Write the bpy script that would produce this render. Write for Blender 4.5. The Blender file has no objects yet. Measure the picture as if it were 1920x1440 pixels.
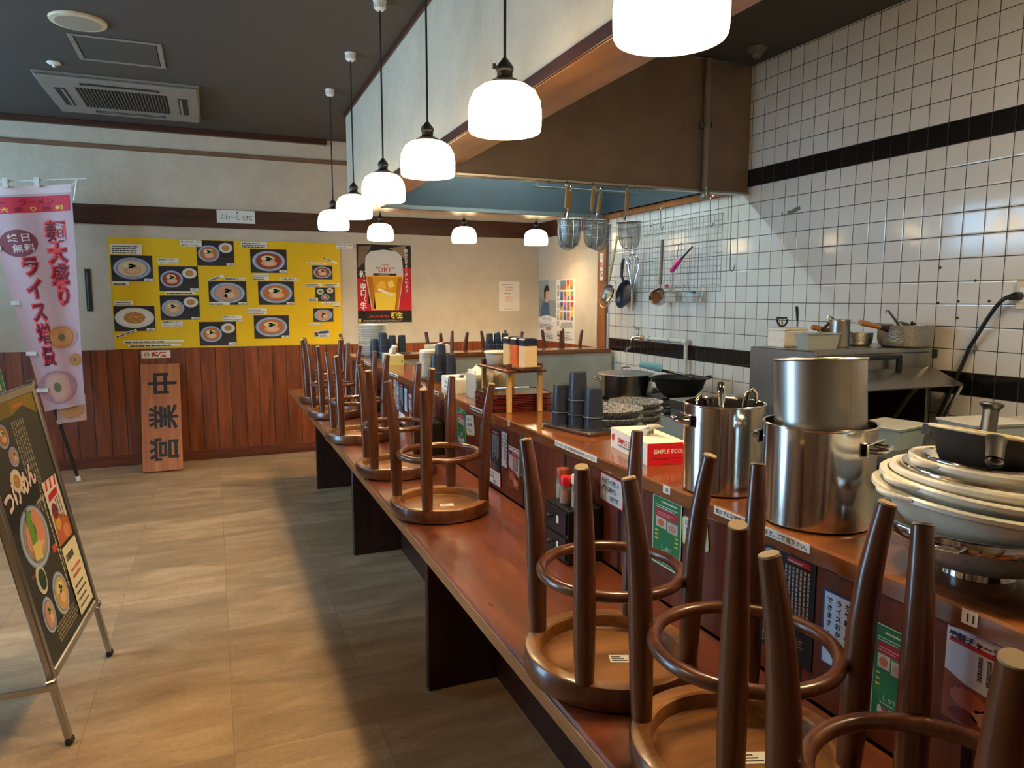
import bpy, bmesh, math, random
from mathutils import Matrix, Vector, Euler
random.seed(7)
R = math.radians
SC = bpy.context.scene
COL = SC.collection

# ------------------------------------------------------------------ camera
cam_d = bpy.data.cameras.new('camera')
cam = bpy.data.objects.new('camera', cam_d)
COL.objects.link(cam)
cam.location = (0, 0, 1.40)
cam.rotation_euler = (R(90 - 6.763), 0, R(-22.472))
cam_d.sensor_width = 36.0
cam_d.lens = 25.29
cam_d.clip_start = 0.02
SC.camera = cam

# ------------------------------------------------------------------ view, world, daylight
SC.view_settings.view_transform = 'Standard'
SC.view_settings.look = 'None'
SC.view_settings.gamma = 1.0
SC.view_settings.use_curve_mapping = False
SC.view_settings.exposure = 0.5
world = bpy.data.worlds.new('overcast_sky')
SC.world = world
world.use_nodes = True
wb = world.node_tree.nodes['Background']
wb.inputs['Color'].default_value = (0.45, 0.72, 1.0, 1)
wb.inputs['Strength'].default_value = 14.0


def area_light(name, loc, rot, sx, sy, energy, color, portal=False):
    d = bpy.data.lights.new(name, 'AREA')
    d.shape = 'RECTANGLE'
    d.size, d.size_y, d.energy, d.color = sx, sy, energy, color
    if portal:
        d.cycles.is_portal = True
    o = bpy.data.objects.new(name, d)
    o.location, o.rotation_euler = loc, rot
    COL.objects.link(o)
    return o


# daylight enters through the glazed entrance and the window of the left wall
area_light('daylight_door', (-2.62, 3.2, 1.05), (0, R(-90), 0), 2.1, 1.25, 1, (1, 1, 1), True)
area_light('daylight_window', (-2.62, 5.35, 2.275), (0, R(-90), 0), 0.65, 2.5, 1, (1, 1, 1), True)
LAMP_STRENGTH = 7.0
BULB_STRENGTH = 285.0
FILL_DINING = 44.0
FILL_KITCHEN = 84.0
TUBE_STRENGTH = 80.0

# ------------------------------------------------------------------ materials
def lin(c):
    out = []
    for v in c[:3]:
        v = v / 255.0
        out.append(v / 12.92 if v <= 0.04045 else ((v + 0.055) / 1.055) ** 2.4)
    return (out[0], out[1], out[2], 1.0)


MATS = {}


class NT:
    """short hand for building node trees"""
    def __init__(s, name):
        s.m = bpy.data.materials.new(name)
        s.m.use_nodes = True
        s.t = s.m.node_tree
        s.b = s.t.nodes['Principled BSDF']
        s.out = s.t.nodes['Material Output']

    def n(s, typ, **kw):
        nd = s.t.nodes.new(typ)
        for k, v in kw.items():
            setattr(nd, k, v)
        return nd

    def l(s, a, b):
        s.t.links.new(a, b)

    def math(s, op, a, b=None, c=None):
        nd = s.n('ShaderNodeMath', operation=op)
        for i, v in enumerate((a, b, c)):
            if v is None:
                continue
            if isinstance(v, (int, float)):
                nd.inputs[i].default_value = v
            else:
                s.l(v, nd.inputs[i])
        return nd.outputs[0]

    def coords(s, scale=(1, 1, 1), kind='Object', rot=(0, 0, 0)):
        tc = s.n('ShaderNodeTexCoord')
        mp = s.n('ShaderNodeMapping')
        mp.inputs['Scale'].default_value = scale
        mp.inputs['Rotation'].default_value = rot
        s.l(tc.outputs[kind], mp.inputs['Vector'])
        return mp.outputs[0]

    def noise(s, vec, scale, detail=4, rough=0.55, dist=0):
        nd = s.n('ShaderNodeTexNoise')
        nd.inputs['Scale'].default_value = scale
        nd.inputs['Detail'].default_value = detail
        nd.inputs['Roughness'].default_value = rough
        nd.inputs['Distortion'].default_value = dist
        s.l(vec, nd.inputs['Vector'])
        return nd.outputs['Fac']

    def ramp(s, fac, stops):
        nd = s.n('ShaderNodeValToRGB')
        el = nd.color_ramp.elements
        while len(el) < len(stops):
            el.new(0.5)
        for e, (p, c) in zip(el, stops):
            e.position = p
            e.color = c if len(c) == 4 else lin(c)
        s.l(fac, nd.inputs['Fac'])
        return nd.outputs['Color']

    def mix(s, fac, a, b, mode='MIX'):
        nd = s.n('ShaderNodeMix', data_type='RGBA', blend_type=mode)
        for v, sock in ((fac, nd.inputs[0]), (a, nd.inputs[6]), (b, nd.inputs[7])):
            if isinstance(v, (int, float)):
                sock.default_value = v
            elif isinstance(v, tuple):
                sock.default_value = v if len(v) == 4 else lin(v)
            else:
                s.l(v, sock)
        return nd.outputs[2]

    def bump(s, h, strength=0.2, dist=0.01):
        nd = s.n('ShaderNodeBump')
        nd.inputs['Strength'].default_value = strength
        nd.inputs['Distance'].default_value = dist
        s.l(h, nd.inputs['Height'])
        s.l(nd.outputs['Normal'], s.b.inputs['Normal'])

    def set(s, rough=0.5, metal=0.0, spec=0.5, coat=0.0):
        s.b.inputs['Roughness'].default_value = rough
        s.b.inputs['Metallic'].default_value = metal
        s.b.inputs['Specular IOR Level'].default_value = spec
        s.b.inputs['Coat Weight'].default_value = coat
        s.b.inputs['Coat Roughness'].default_value = 0.12


def mat(name, color, rough=0.5, metal=0.0, spec=0.5, var=0.08, nscale=25.0, bump=0.0, coat=0.0, stretch=(1, 1, 1)):
    """plain surface with a little procedural mottling"""
    if name in MATS:
        return MATS[name]
    t = NT(name)
    t.set(rough, metal, spec, coat)
    v = t.coords(stretch)
    nz = t.noise(v, nscale)
    c = lin(color)
    lo = tuple(max(0, x * (1 - var)) for x in c[:3]) + (1,)
    hi = tuple(min(1, x * (1 + var)) for x in c[:3]) + (1,)
    t.l(t.ramp(nz, [(0.3, lo), (0.7, hi)]), t.b.inputs['Base Color'])
    if bump:
        t.bump(nz, bump, 0.004)
    MATS[name] = t.m
    return t.m


def wood(name, dark, light, rough=0.35, axis='Z', scale=1.0, coat=0.0, planks=None, bump=0.05, spec=0.5):
    """wood grain running along AXIS; planks = (axis index, width) gives each board its own tone and a groove"""
    if name in MATS:
        return MATS[name]
    t = NT(name)
    t.set(rough, 0, spec, coat)
    st = {'X': (1.2, 14, 14), 'Y': (14, 1.2, 14), 'Z': (14, 14, 1.2)}[axis]
    v = t.coords(tuple(x * scale for x in st))
    g = t.noise(v, 2.2, 6, 0.62, 0.7)
    col = t.ramp(g, [(0.28, dark), (0.5, tuple((a + b) / 2 for a, b in zip(dark, light))), (0.75, light)])
    if planks:
        ax, w = planks
        tc = t.n('ShaderNodeTexCoord')
        sp = t.n('ShaderNodeSeparateXYZ')
        t.l(tc.outputs['Object'], sp.inputs[0])
        q = t.math('DIVIDE', sp.outputs[ax], w)
        fl = t.math('FLOOR', q)
        fr = t.math('FRACT', q)
        wn = t.n('ShaderNodeTexWhiteNoise', noise_dimensions='1D')
        t.l(fl, wn.inputs['W'])
        tone = t.math('MULTIPLY_ADD', wn.outputs['Value'], 0.26, 0.85)
        cc = t.n('ShaderNodeCombineXYZ')
        for i in range(3):
            t.l(tone, cc.inputs[i])
        col = t.mix(1.0, col, cc.outputs[0], 'MULTIPLY')
        edge = t.math('LESS_THAN', t.math('ABSOLUTE', t.math('SUBTRACT', fr, 0.5)), 0.475)
        col = t.mix(edge, lin(tuple(x * 0.35 for x in dark)), col)
        t.bump(edge, 0.5, 0.004)
    elif bump:
        t.bump(g, bump, 0.003)
    t.l(col, t.b.inputs['Base Color'])
    MATS[name] = t.m
    return t.m


def steel(name, color=(190, 188, 184), rough=0.22, brush='Z', aniso=0.0):
    if name in MATS:
        return MATS[name]
    t = NT(name)
    t.set(rough, 1.0)
    st = {'X': (1, 60, 60), 'Y': (60, 1, 60), 'Z': (60, 60, 1), 'N': (8, 8, 8)}[brush]
    g = t.noise(t.coords(st), 3.0, 3)
    t.l(t.ramp(g, [(0.3, tuple(x * 0.93 for x in color)), (0.7, color)]), t.b.inputs['Base Color'])
    rr = t.math('MULTIPLY_ADD', g, 0.12, rough - 0.06)
    t.l(rr, t.b.inputs['Roughness'])
    t.b.inputs['Anisotropic'].default_value = aniso
    MATS[name] = t.m
    return t.m


def glass(name, color=(235, 240, 240), alpha=0.3, rough=0.05):
    """thin clear plastic or pane: see-through with a glossy coat"""
    if name in MATS:
        return MATS[name]
    t = NT(name)
    t.set(rough, 0)
    t.b.inputs['Base Color'].default_value = lin(color)
    tr = t.n('ShaderNodeBsdfTransparent')
    tr.inputs['Color'].default_value = lin(color)
    mx = t.n('ShaderNodeMixShader')
    lw = t.n('ShaderNodeLayerWeight')
    lw.inputs['Blend'].default_value = 0.35
    f = t.math('MULTIPLY_ADD', lw.outputs['Facing'], 0.45, alpha)
    t.l(f, mx.inputs[0])
    t.l(tr.outputs[0], mx.inputs[1])
    t.l(t.b.outputs[0], mx.inputs[2])
    t.l(mx.outputs[0], t.out.inputs['Surface'])
    MATS[name] = t.m
    return t.m


def emit(name, color, strength):
    if name in MATS:
        return MATS[name]
    t = NT(name)
    t.b.inputs['Base Color'].default_value = (0.9, 0.88, 0.84, 1)
    t.b.inputs['Emission Color'].default_value = color
    t.b.inputs['Emission Strength'].default_value = strength
    t.set(0.2)
    MATS[name] = t.m
    return t.m


def plaster():
    t = NT('plaster')
    t.set(0.85, 0, 0.2)
    v = t.coords()
    a = t.noise(v, 1.3, 6, 0.6, 0.4)
    b = t.noise(v, 6.0, 5, 0.65)
    c1 = t.ramp(a, [(0.3, (186, 170, 146)), (0.7, (208, 196, 174))])
    c2 = t.ramp(b, [(0.35, (190, 178, 158)), (0.7, (214, 202, 182))])
    t.l(t.mix(0.45, c1, c2), t.b.inputs['Base Color'])
    vor = t.n('ShaderNodeTexNoise')
    vor.inputs['Scale'].default_value = 7.0
    vor.inputs['Detail'].default_value = 8
    vor.inputs['Distortion'].default_value = 2.2
    t.l(v, vor.inputs['Vector'])
    t.bump(vor.outputs['Fac'], 0.35, 0.012)
    return t.m


def ceiling_mat():
    t = NT('ceiling_paper')
    t.set(0.9, 0, 0.2)
    v = t.coords()
    a = t.noise(v, 220, 3)
    t.l(t.ramp(a, [(0.3, (72, 67, 62)), (0.7, (92, 86, 79))]), t.b.inputs['Base Color'])
    t.bump(a, 0.4, 0.003)
    return t.m


def floor_mat():
    t = NT('vinyl_floor_tiles')
    t.set(0.5, 0, 0.35)
    tc = t.n('ShaderNodeTexCoord')
    sp = t.n('ShaderNodeSeparateXYZ')
    t.l(tc.outputs['Object'], sp.inputs[0])
    qx = t.math('DIVIDE', sp.outputs[0], 0.45)
    qy = t.math('DIVIDE', sp.outputs[1], 0.45)
    cv = t.n('ShaderNodeCombineXYZ')
    t.l(t.math('FLOOR', qx), cv.inputs[0])
    t.l(t.math('FLOOR', qy), cv.inputs[1])
    wn = t.n('ShaderNodeTexWhiteNoise', noise_dimensions='2D')
    t.l(cv.outputs[0], wn.inputs['Vector'])
    v = t.coords((1.6, 5.5, 1))
    a = t.noise(v, 1.6, 5, 0.6, 0.5)
    b = t.noise(t.coords(), 60, 4)
    c = t.ramp(a, [(0.3, (134, 103, 73)), (0.5, (167, 136, 102)), (0.68, (194, 164, 128))])
    c = t.mix(0.35, c, t.ramp(b, [(0.3, (148, 118, 86)), (0.7, (184, 156, 120))]))
    tone = t.math('MULTIPLY_ADD', wn.outputs['Value'], 0.22, 0.88)
    cc = t.n('ShaderNodeCombineXYZ')
    for i in range(3):
        t.l(tone, cc.inputs[i])
    c = t.mix(1.0, c, cc.outputs[0], 'MULTIPLY')
    ex = t.math('LESS_THAN', t.math('ABSOLUTE', t.math('SUBTRACT', t.math('FRACT', qx), 0.5)), 0.4965)
    ey = t.math('LESS_THAN', t.math('ABSOLUTE', t.math('SUBTRACT', t.math('FRACT', qy), 0.5)), 0.4965)
    e = t.math('MULTIPLY', ex, ey)
    c = t.mix(e, lin((142, 118, 90)), c)
    t.l(c, t.b.inputs['Base Color'])
    t.l(t.math('MULTIPLY_ADD', a, 0.25, 0.33), t.b.inputs['Roughness'])
    t.bump(t.math('MULTIPLY_ADD', b, 0.3, e), 0.12, 0.002)
    return t.m


def tile_mat():
    """white glazed 10 cm wall tiles with dark joints and two bands of black tiles (object space = world space)"""
    t = NT('glazed_tiles')
    t.set(0.12, 0, 0.5)
    tc = t.n('ShaderNodeTexCoord')
    sp = t.n('ShaderNodeSeparateXYZ')
    t.l(tc.outputs['Object'], sp.inputs[0])
    y, z = sp.outputs[1], sp.outputs[2]
    qy = t.math('DIVIDE', t.math('SUBTRACT', y, 2.0428 - 0.994), 0.0994)
    qz = t.math('DIVIDE', t.math('SUBTRACT', z, 1.376 - 2.024), 0.1012)
    dy = t.math('ABSOLUTE', t.math('SUBTRACT', t.math('FRACT', qy), 0.5))
    dz = t.math('ABSOLUTE', t.math('SUBTRACT', t.math('FRACT', qz), 0.5))
    d = t.math('MAXIMUM', dy, dz)
    inside = t.math('LESS_THAN', d, 0.481)
    row = t.math('FLOOR', qz)          # row 0 = z -0.648
    up = t.math('COMPARE', row, 27.0, 0.1)
    lo = t.math('COMPARE', row, 16.0, 0.1)
    blk = t.math('MAXIMUM', up, lo)
    cv = t.n('ShaderNodeCombineXYZ')
    t.l(t.math('FLOOR', qy), cv.inputs[0])
    t.l(row, cv.inputs[1])
    wn = t.n('ShaderNodeTexWhiteNoise', noise_dimensions='2D')
    t.l(cv.outputs[0], wn.inputs['Vector'])
    white = t.ramp(wn.outputs['Value'], [(0, (212, 208, 200)), (1, (219, 216, 208))])
    black = t.ramp(wn.outputs['Value'], [(0, (20, 19, 20)), (1, (30, 28, 29))])
    c = t.mix(blk, white, black)
    grout = t.mix(blk, lin((46, 37, 31)), lin((44, 39, 35)))
    c = t.mix(inside, grout, c)
    t.l(c, t.b.inputs['Base Color'])
    t.l(t.math('MULTIPLY_ADD', inside, -0.62, 0.72), t.b.inputs['Roughness'])
    # pillowed edge, and every tile set at a slightly different tilt
    hgt = t.math('MINIMUM', t.math('MULTIPLY', t.math('SUBTRACT', 0.5, d), 14.0), 1.0)
    wav = t.noise(t.coords(), 9.0, 1)
    t.bump(t.math('MULTIPLY_ADD', wav, 0.35, hgt), 0.25, 0.0025)
    return t.m


M_PLASTER = plaster()
M_CEIL = ceiling_mat()
M_FLOOR = floor_mat()
M_TILE = tile_mat()
M_WAINS = wood('wainscot_boards', (92, 40, 18), (156, 80, 36), 0.42, 'Z', 0.6, planks=(0, 0.118))
M_WAINSY = wood('wainscot_boards_side', (92, 40, 18), (156, 80, 36), 0.42, 'Z', 0.6, planks=(1, 0.118))
M_TRIM = wood('dark_trim', (48, 24, 15), (84, 44, 28), 0.4, 'X', 0.5)
M_SKIRT = wood('skirting_wood', (76, 35, 18), (124, 62, 30), 0.42, 'X', 0.5)
M_EDGE = wood('worn_lit_table_edge', (104, 66, 36), (164, 116, 70), 0.35, 'Y', 0.5, coat=0.3)  # pale from wear, with the lit front of the lip coloured in too
M_TRIMY = wood('dark_trim_long', (48, 24, 15), (84, 44, 28), 0.4, 'Y', 0.5)
M_RAIL = wood('thin_rail', (104, 72, 50), (146, 108, 78), 0.45, 'X', 0.5)
M_BEAMW = wood('beam_underside', (120, 76, 40), (176, 122, 72), 0.3, 'Y', 0.5, coat=0.2)
M_BEAMX = wood('beam_underside_across_lit', (150, 108, 62), (206, 164, 108), 0.25, 'X', 0.5, coat=0.4)  # paler beam wood: light of the back pendants put into the colour
M_POST = wood('post_wood', (104, 58, 24), (152, 92, 44), 0.4, 'Z', 0.5)
M_BENCH = wood('dark_red_table_wood', (78, 36, 21), (130, 68, 42), 0.3, 'Y', 0.5, coat=0.5, bump=0.03)
def scuff(m):
    """long pale scuffs and worn patches on a table top"""
    nt = m.node_tree
    b = nt.nodes['Principled BSDF']
    src = b.inputs['Base Color'].links[0].from_socket
    tc = nt.nodes.new('ShaderNodeTexCoord')
    mp = nt.nodes.new('ShaderNodeMapping')
    mp.inputs['Scale'].default_value = (16, 3.0, 1)
    mp.inputs['Rotation'].default_value = (0, 0, .12)
    nt.links.new(tc.outputs['Object'], mp.inputs['Vector'])
    n = nt.nodes.new('ShaderNodeTexNoise')
    n.inputs['Scale'].default_value = 1.6
    n.inputs['Detail'].default_value = 9
    n.inputs['Roughness'].default_value = .72
    nt.links.new(mp.outputs[0], n.inputs['Vector'])
    r = nt.nodes.new('ShaderNodeValToRGB')
    r.color_ramp.elements[0].position, r.color_ramp.elements[1].position = .53, .72
    r.color_ramp.elements[1].color = (.3, .3, .3, 1)
    nt.links.new(n.outputs['Fac'], r.inputs['Fac'])
    mx = nt.nodes.new('ShaderNodeMix')
    mx.data_type = 'RGBA'
    nt.links.new(r.outputs['Color'], mx.inputs[0])
    nt.links.new(src, mx.inputs[6])
    mx.inputs[7].default_value = lin((168, 130, 102))
    nt.links.new(mx.outputs[2], b.inputs['Base Color'])
    rr = nt.nodes.new('ShaderNodeMath')
    rr.operation = 'MULTIPLY_ADD'
    nt.links.new(n.outputs['Fac'], rr.inputs[0])
    rr.inputs[1].default_value, rr.inputs[2].default_value = .22, .2
    nt.links.new(rr.outputs[0], b.inputs['Roughness'])


scuff(M_BENCH)
M_BENCHX = wood('dark_red_table_wood_across', (78, 36, 21), (130, 68, 42), 0.3, 'X', 0.5, coat=0.5, bump=0.03)
M_SHELF = wood('amber_ledge_wood', (92, 48, 20), (148, 88, 42), 0.2, 'Y', 0.5, coat=0.5, bump=0.03)
M_SHELFX = wood('amber_ledge_wood_across', (92, 48, 20), (148, 88, 42), 0.2, 'X', 0.5, coat=0.5, bump=0.03)
M_PANEL = wood('counter_front_boards', (86, 38, 20), (128, 64, 34), 0.55, 'Z', 0.6, planks=(1, 0.31), spec=.25)
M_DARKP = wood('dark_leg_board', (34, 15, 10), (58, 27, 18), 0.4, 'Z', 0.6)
M_STOOL = wood('walnut_stool_wood', (62, 31, 16), (104, 58, 32), 0.3, 'Z', 1.6, coat=0.35, bump=0.02)
M_SEAT = wood('stool_seat_wood', (100, 60, 26), (156, 104, 52), 0.38, 'X', 1.0, coat=0.15, bump=0.02)
M_TIP = mat('stool_leg_tip', (150, 128, 98), 0.7)
M_STEEL = steel('polished_steel', (205, 200, 192), 0.16)
M_STEELB = steel('brushed_steel', (176, 174, 168), 0.32)
M_STEELD = steel('worn_steel_sheet', (150, 154, 150), 0.42, 'N')
M_ALU = steel('aluminium', (186, 184, 180), 0.35, 'X')
M_CHROME = steel('chrome', (215, 213, 210), 0.1, 'N')
M_BLACK = mat('black_plastic', (22, 22, 23), 0.35)
M_BLACKM = mat('matt_black', (24, 22, 21), 0.6)
M_WHITE = mat('white_plastic', (226, 224, 216), 0.35)
M_PAPER = mat('white_paper', (226, 222, 212), 0.7, var=0.03)
M_INK = mat('black_ink', (26, 24, 24), 0.6, var=0.02)
M_REDINK = mat('red_ink', (196, 34, 34), 0.6, var=0.02)
# ------------------------------------------------------------------ mesh builder
class MB:
    def __init__(s):
        s.v, s.f, s.m = [], [], []

    def add(s, verts, faces, mi=0, M=None):
        b = len(s.v)
        if M is not None:
            verts = [tuple(M @ Vector(p)) for p in verts]
        s.v += [tuple(p) for p in verts]
        s.f += [tuple(b + i for i in f) for f in faces]
        s.m += [mi] * len(faces)
        return s

    def box(s, x0, x1, y0, y1, z0, z1, mi=0, bev=0.0, M=None, seg=1):
        if bev <= 0:
            v = [(x, y, z) for x in (x0, x1) for y in (y0, y1) for z in (z0, z1)]
            f = [(0, 1, 3, 2), (4, 6, 7, 5), (0, 4, 5, 1), (2, 3, 7, 6), (0, 2, 6, 4), (1, 5, 7, 3)]
            return s.add(v, f, mi, M)
        bm = bmesh.new()
        bmesh.ops.create_cube(bm, size=1)
        for p in bm.verts:
            p.co = ((x0 + x1) / 2 + p.co.x * (x1 - x0), (y0 + y1) / 2 + p.co.y * (y1 - y0), (z0 + z1) / 2 + p.co.z * (z1 - z0))
        bmesh.ops.bevel(bm, geom=bm.edges[:], offset=bev, segments=seg, profile=0.5, affect='EDGES')
        s.bm(bm, mi, M)
        return s

    def bm(s, bm, mi=0, M=None):
        bm.verts.index_update()
        s.add([tuple(p.co) for p in bm.verts], [[q.index for q in f.verts] for f in bm.faces], mi, M)
        bm.free()

    def lathe(s, prof, n=32, mi=0, M=None, a0=0.0, a1=None):
        """prof = [(r, z)...] turned about z"""
        full = a1 is None
        a1 = 2 * math.pi if full else a1
        cnt = n if full else n + 1
        v, f, rings = [], [], []
        for r, z in prof:
            if r < 1e-6:
                rings.append([len(v)])
                v.append((0, 0, z))
            else:
                ids = []
                for i in range(cnt):
                    a = a0 + (a1 - a0) * i / n
                    ids.append(len(v))
                    v.append((r * math.cos(a), r * math.sin(a), z))
                rings.append(ids)
        for A, B in zip(rings, rings[1:]):
            for i in range(n):
                j = (i + 1) % cnt
                if len(A) == 1 and len(B) == 1:
                    continue
                if len(A) == 1:
                    f.append((A[0], B[j], B[i]))
                elif len(B) == 1:
                    f.append((A[i], A[j], B[0]))
                else:
                    f.append((A[i], A[j], B[j], B[i]))
        return s.add(v, f, mi, M)

    def cyl(s, p0, p1, r0, r1=None, n=16, mi=0, M=None):
        return s.tube([p0, p1], [r0, r0 if r1 is None else r1], n, mi, M)

    def tube(s, pts, rad, n=10, mi=0, M=None, closed=False, caps=True, flat=1.0):
        P = [Vector(p) for p in pts]
        k = len(P)
        if not isinstance(rad, (list, tuple)):
            rad = [rad] * k
        T = []
        for i in range(k):
            a = P[(i - 1) % k] if (closed or i > 0) else P[0]
            b = P[(i + 1) % k] if (closed or i < k - 1) else P[-1]
            T.append((b - a).normalized())
        ref = Vector((0, 0, 1)) if abs(T[0].z) < 0.9 else Vector((1, 0, 0))
        nx = (ref - T[0] * ref.dot(T[0])).normalized()
        v, f = [], []
        for i in range(k):
            nx = (nx - T[i] * nx.dot(T[i])).normalized()
            ny = T[i].cross(nx)
            for j in range(n):
                a = 2 * math.pi * j / n
                v.append(P[i] + (nx * math.cos(a) + ny * math.sin(a) * flat) * rad[i])
        for i in range(k if closed else k - 1):
            i2 = (i + 1) % k
            for j in range(n):
                j2 = (j + 1) % n
                f.append((i * n + j, i * n + j2, i2 * n + j2, i2 * n + j))
        if caps and not closed:
            f.append(tuple(range(n - 1, -1, -1)))
            f.append(tuple((k - 1) * n + j for j in range(n)))
        return s.add(v, f, mi, M)

    def torus(s, R_, r, n=40, m=10, mi=0, M=None, z=0.0):
        return s.tube([(R_ * math.cos(2 * math.pi * i / n), R_ * math.sin(2 * math.pi * i / n), z) for i in range(n)], r, m, mi, M, closed=True)

    def prism(s, poly, z0, z1, mi=0, M=None):
        n = len(poly)
        v = [(x, y, z0) for x, y in poly] + [(x, y, z1) for x, y in poly]
        f = [tuple(range(n - 1, -1, -1)), tuple(range(n, 2 * n))]
        f += [(i, (i + 1) % n, n + (i + 1) % n, n + i) for i in range(n)]
        return s.add(v, f, mi, M)

    def poly(s, poly, z=0.0, mi=0, M=None):
        return s.add([(x, y, z) for x, y in poly], [tuple(range(len(poly)))], mi, M)

    def rect(s, x0, y0, x1, y1, z=0.0, mi=0, M=None):
        return s.poly([(x0, y0), (x1, y0), (x1, y1), (x0, y1)], z, mi, M)

    def disc(s, cx, cy, rx, ry, z=0.0, mi=0, n=28, M=None, wob=0.0):
        return s.poly([(cx + rx * (1 + wob * math.sin(i * 2.7)) * math.cos(2 * math.pi * i / n), cy + ry * (1 + wob * math.cos(i * 3.1)) * math.sin(2 * math.pi * i / n)) for i in range(n)], z, mi, M)

    def text(s, body, x, y, size, z=0.0, mi=0, align='L', vert=False, rot=0.0, bold=0.0, sx=1.0, pitch=1.08, M=None, warp=None):
        """flat lettering; (x, y) = left/centre of the base line, or top centre when vertical"""
        T = Matrix.Translation((x, y, 0)) @ Matrix.Rotation(rot, 4, 'Z')
        items = []
        if vert:
            for i, ch in enumerate(body):
                if ch == ' ':
                    continue
                g = glyphs('|' if ch == 'ー' else ch, bold)
                items.append((g, -g[2] / 2 * size * sx, -(i * pitch + 0.88) * size))
        else:
            g = glyphs(body, bold)
            w = g[2] * size * sx
            items.append((g, 0 if align == 'L' else -w / 2 if align == 'C' else -w, 0))
        for (gv, gf, gw), ox, oy in items:
            vv = []
            for px, py in gv:
                q = T @ Vector((px * size * sx + ox, py * size + oy, 0))
                if warp:
                    vv.append(warp(q.x, q.y, z))
                else:
                    vv.append((q.x, q.y, z))
            s.add(vv, gf, mi, M)
        return s

    def build(s, name, mats, parent=None, smooth=35, M=None):
        me = bpy.data.meshes.new(name)
        me.from_pydata(s.v, [], s.f)
        if not isinstance(mats, (list, tuple)):
            mats = [mats]
        for m in mats:
            me.materials.append(m)
        me.polygons.foreach_set('material_index', s.m)
        if smooth:
            me.polygons.foreach_set('use_smooth', [True] * len(s.f))
            me.set_sharp_from_angle(angle=R(smooth))
        me.update()
        o = bpy.data.objects.new(name, me)
        COL.objects.link(o)
        if parent is not None:
            o.parent = parent
        if M is not None:
            o.matrix_local = M
        return o


_GL = {}


def glyphs(body, bold=0.0):
    k = (body, bold)
    if k in _GL:
        return _GL[k]
    cu = bpy.data.curves.new('lettering', 'FONT')
    cu.body = body
    cu.size = 1.0
    cu.resolution_u = 2
    cu.offset = bold
    o = bpy.data.objects.new('lettering', cu)
    COL.objects.link(o)
    bpy.context.view_layer.update()
    dg = bpy.context.evaluated_depsgraph_get()
    me = bpy.data.meshes.new_from_object(o.evaluated_get(dg))
    vs = [(p.co.x, p.co.y) for p in me.vertices]
    fs = [tuple(p.vertices) for p in me.polygons]
    w = max((p[0] for p in vs), default=0.3)
    bpy.data.objects.remove(o)
    bpy.data.curves.remove(cu)
    bpy.data.meshes.remove(me)
    _GL[k] = (vs, fs, w)
    return _GL[k]


# ------------------------------------------------------------------ objects
def tag(o, label, cat, group=None, kind=None):
    o['label'] = label
    o['category'] = cat
    if group:
        o['group'] = group
    if kind:
        o['kind'] = kind
    return o


def thing(name, label, cat, loc=(0, 0, 0), rotz=0.0, group=None, M=None):
    o = bpy.data.objects.new(name, None)
    COL.objects.link(o)
    o.empty_display_size = 0.05
    if M is not None:
        o.matrix_world = M
    else:
        o.location = loc
        o.rotation_euler = (0, 0, rotz)
    return tag(o, label, cat, group)


def struct(name, mb, mats, parent=None, smooth=35):
    o = mb.build(name, mats, parent, smooth)
    if parent is None:
        o['kind'] = 'structure'
    return o


def dup(root, loc=None, rotz=None, label=None, group=None, M=None):
    def cp(o, par):
        c = o.copy()
        COL.objects.link(c)
        if par is not None:
            c.parent = par
        for ch in list(o.children):
            cp(ch, c)
        return c
    r = cp(root, None)
    if M is not None:
        r.matrix_world = M
    if loc is not None:
        r.location = loc
    if rotz is not None:
        r.rotation_euler = (0, 0, rotz)
    if label:
        r['label'] = label
    if group:
        r['group'] = group
    return r


def frame_to(origin, xdir, ydir):
    """matrix whose local x, y lie along the given world directions (a sheet seen from its +z side)"""
    x = Vector(xdir).normalized()
    y = Vector(ydir).normalized()
    z = x.cross(y).normalized()
    y = z.cross(x)
    m = Matrix.Identity(4)
    for i in range(3):
        m[i][0], m[i][1], m[i][2], m[i][3] = x[i], y[i], z[i], origin[i]
    return m


def on_back(x, z, off=0.002):          # sheet on the back wall
    return frame_to((x, 6.755 - off, z), (1, 0, 0), (0, 0, 1))


def on_side(X, y, z, off=0.002):       # sheet on a plane facing -X, (y, z) its lower left corner
    return frame_to((X - off, y, z), (0, -1, 0), (0, 0, 1))


ORD = ['top', 'second', 'third', 'fourth', 'fifth', 'sixth', 'seventh', 'eighth', 'ninth', 'tenth', 'eleventh', 'twelfth', 'thirteenth', 'fourteenth', 'fifteenth', 'sixteenth', 'seventeenth', 'eighteenth', 'nineteenth', 'twentieth']


def nth(i, n):
    """which one of a pile of n, counted from the top"""
    if i == 0:
        return 'topmost'
    if i == n - 1:
        return 'bottom'
    return ORD[i] + ' from the top'
# ================================================================== the setting
Z_CEIL, Y_BACK, X_RIGHT, X_LEFT, Y_FRONT = 2.80, 6.755, 3.09, -2.60, -1.80
mb = MB(); mb.box(X_LEFT - .3, X_RIGHT + .15, Y_FRONT - .15, Y_BACK + .15, -.1, 0)
struct('floor', mb, M_FLOOR)
mb = MB(); mb.box(X_LEFT - .15, X_RIGHT + .15, Y_FRONT - .15, Y_BACK + .15, Z_CEIL, Z_CEIL + .1)
struct('ceiling', mb, M_CEIL)
mb = MB(); mb.box(X_LEFT - .15, X_RIGHT + .15, Y_BACK, Y_BACK + .15, 0, Z_CEIL)
struct('wall_back', mb, M_PLASTER)
mb = MB(); mb.box(X_LEFT - .15, X_RIGHT + .15, Y_FRONT - .15, Y_FRONT, 0, Z_CEIL)
struct('wall_front', mb, M_PLASTER)
mb = MB(); mb.box(X_RIGHT, X_RIGHT + .15, Y_FRONT, 5.36, 0, Z_CEIL)
struct('wall_right', mb, M_TILE)
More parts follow.
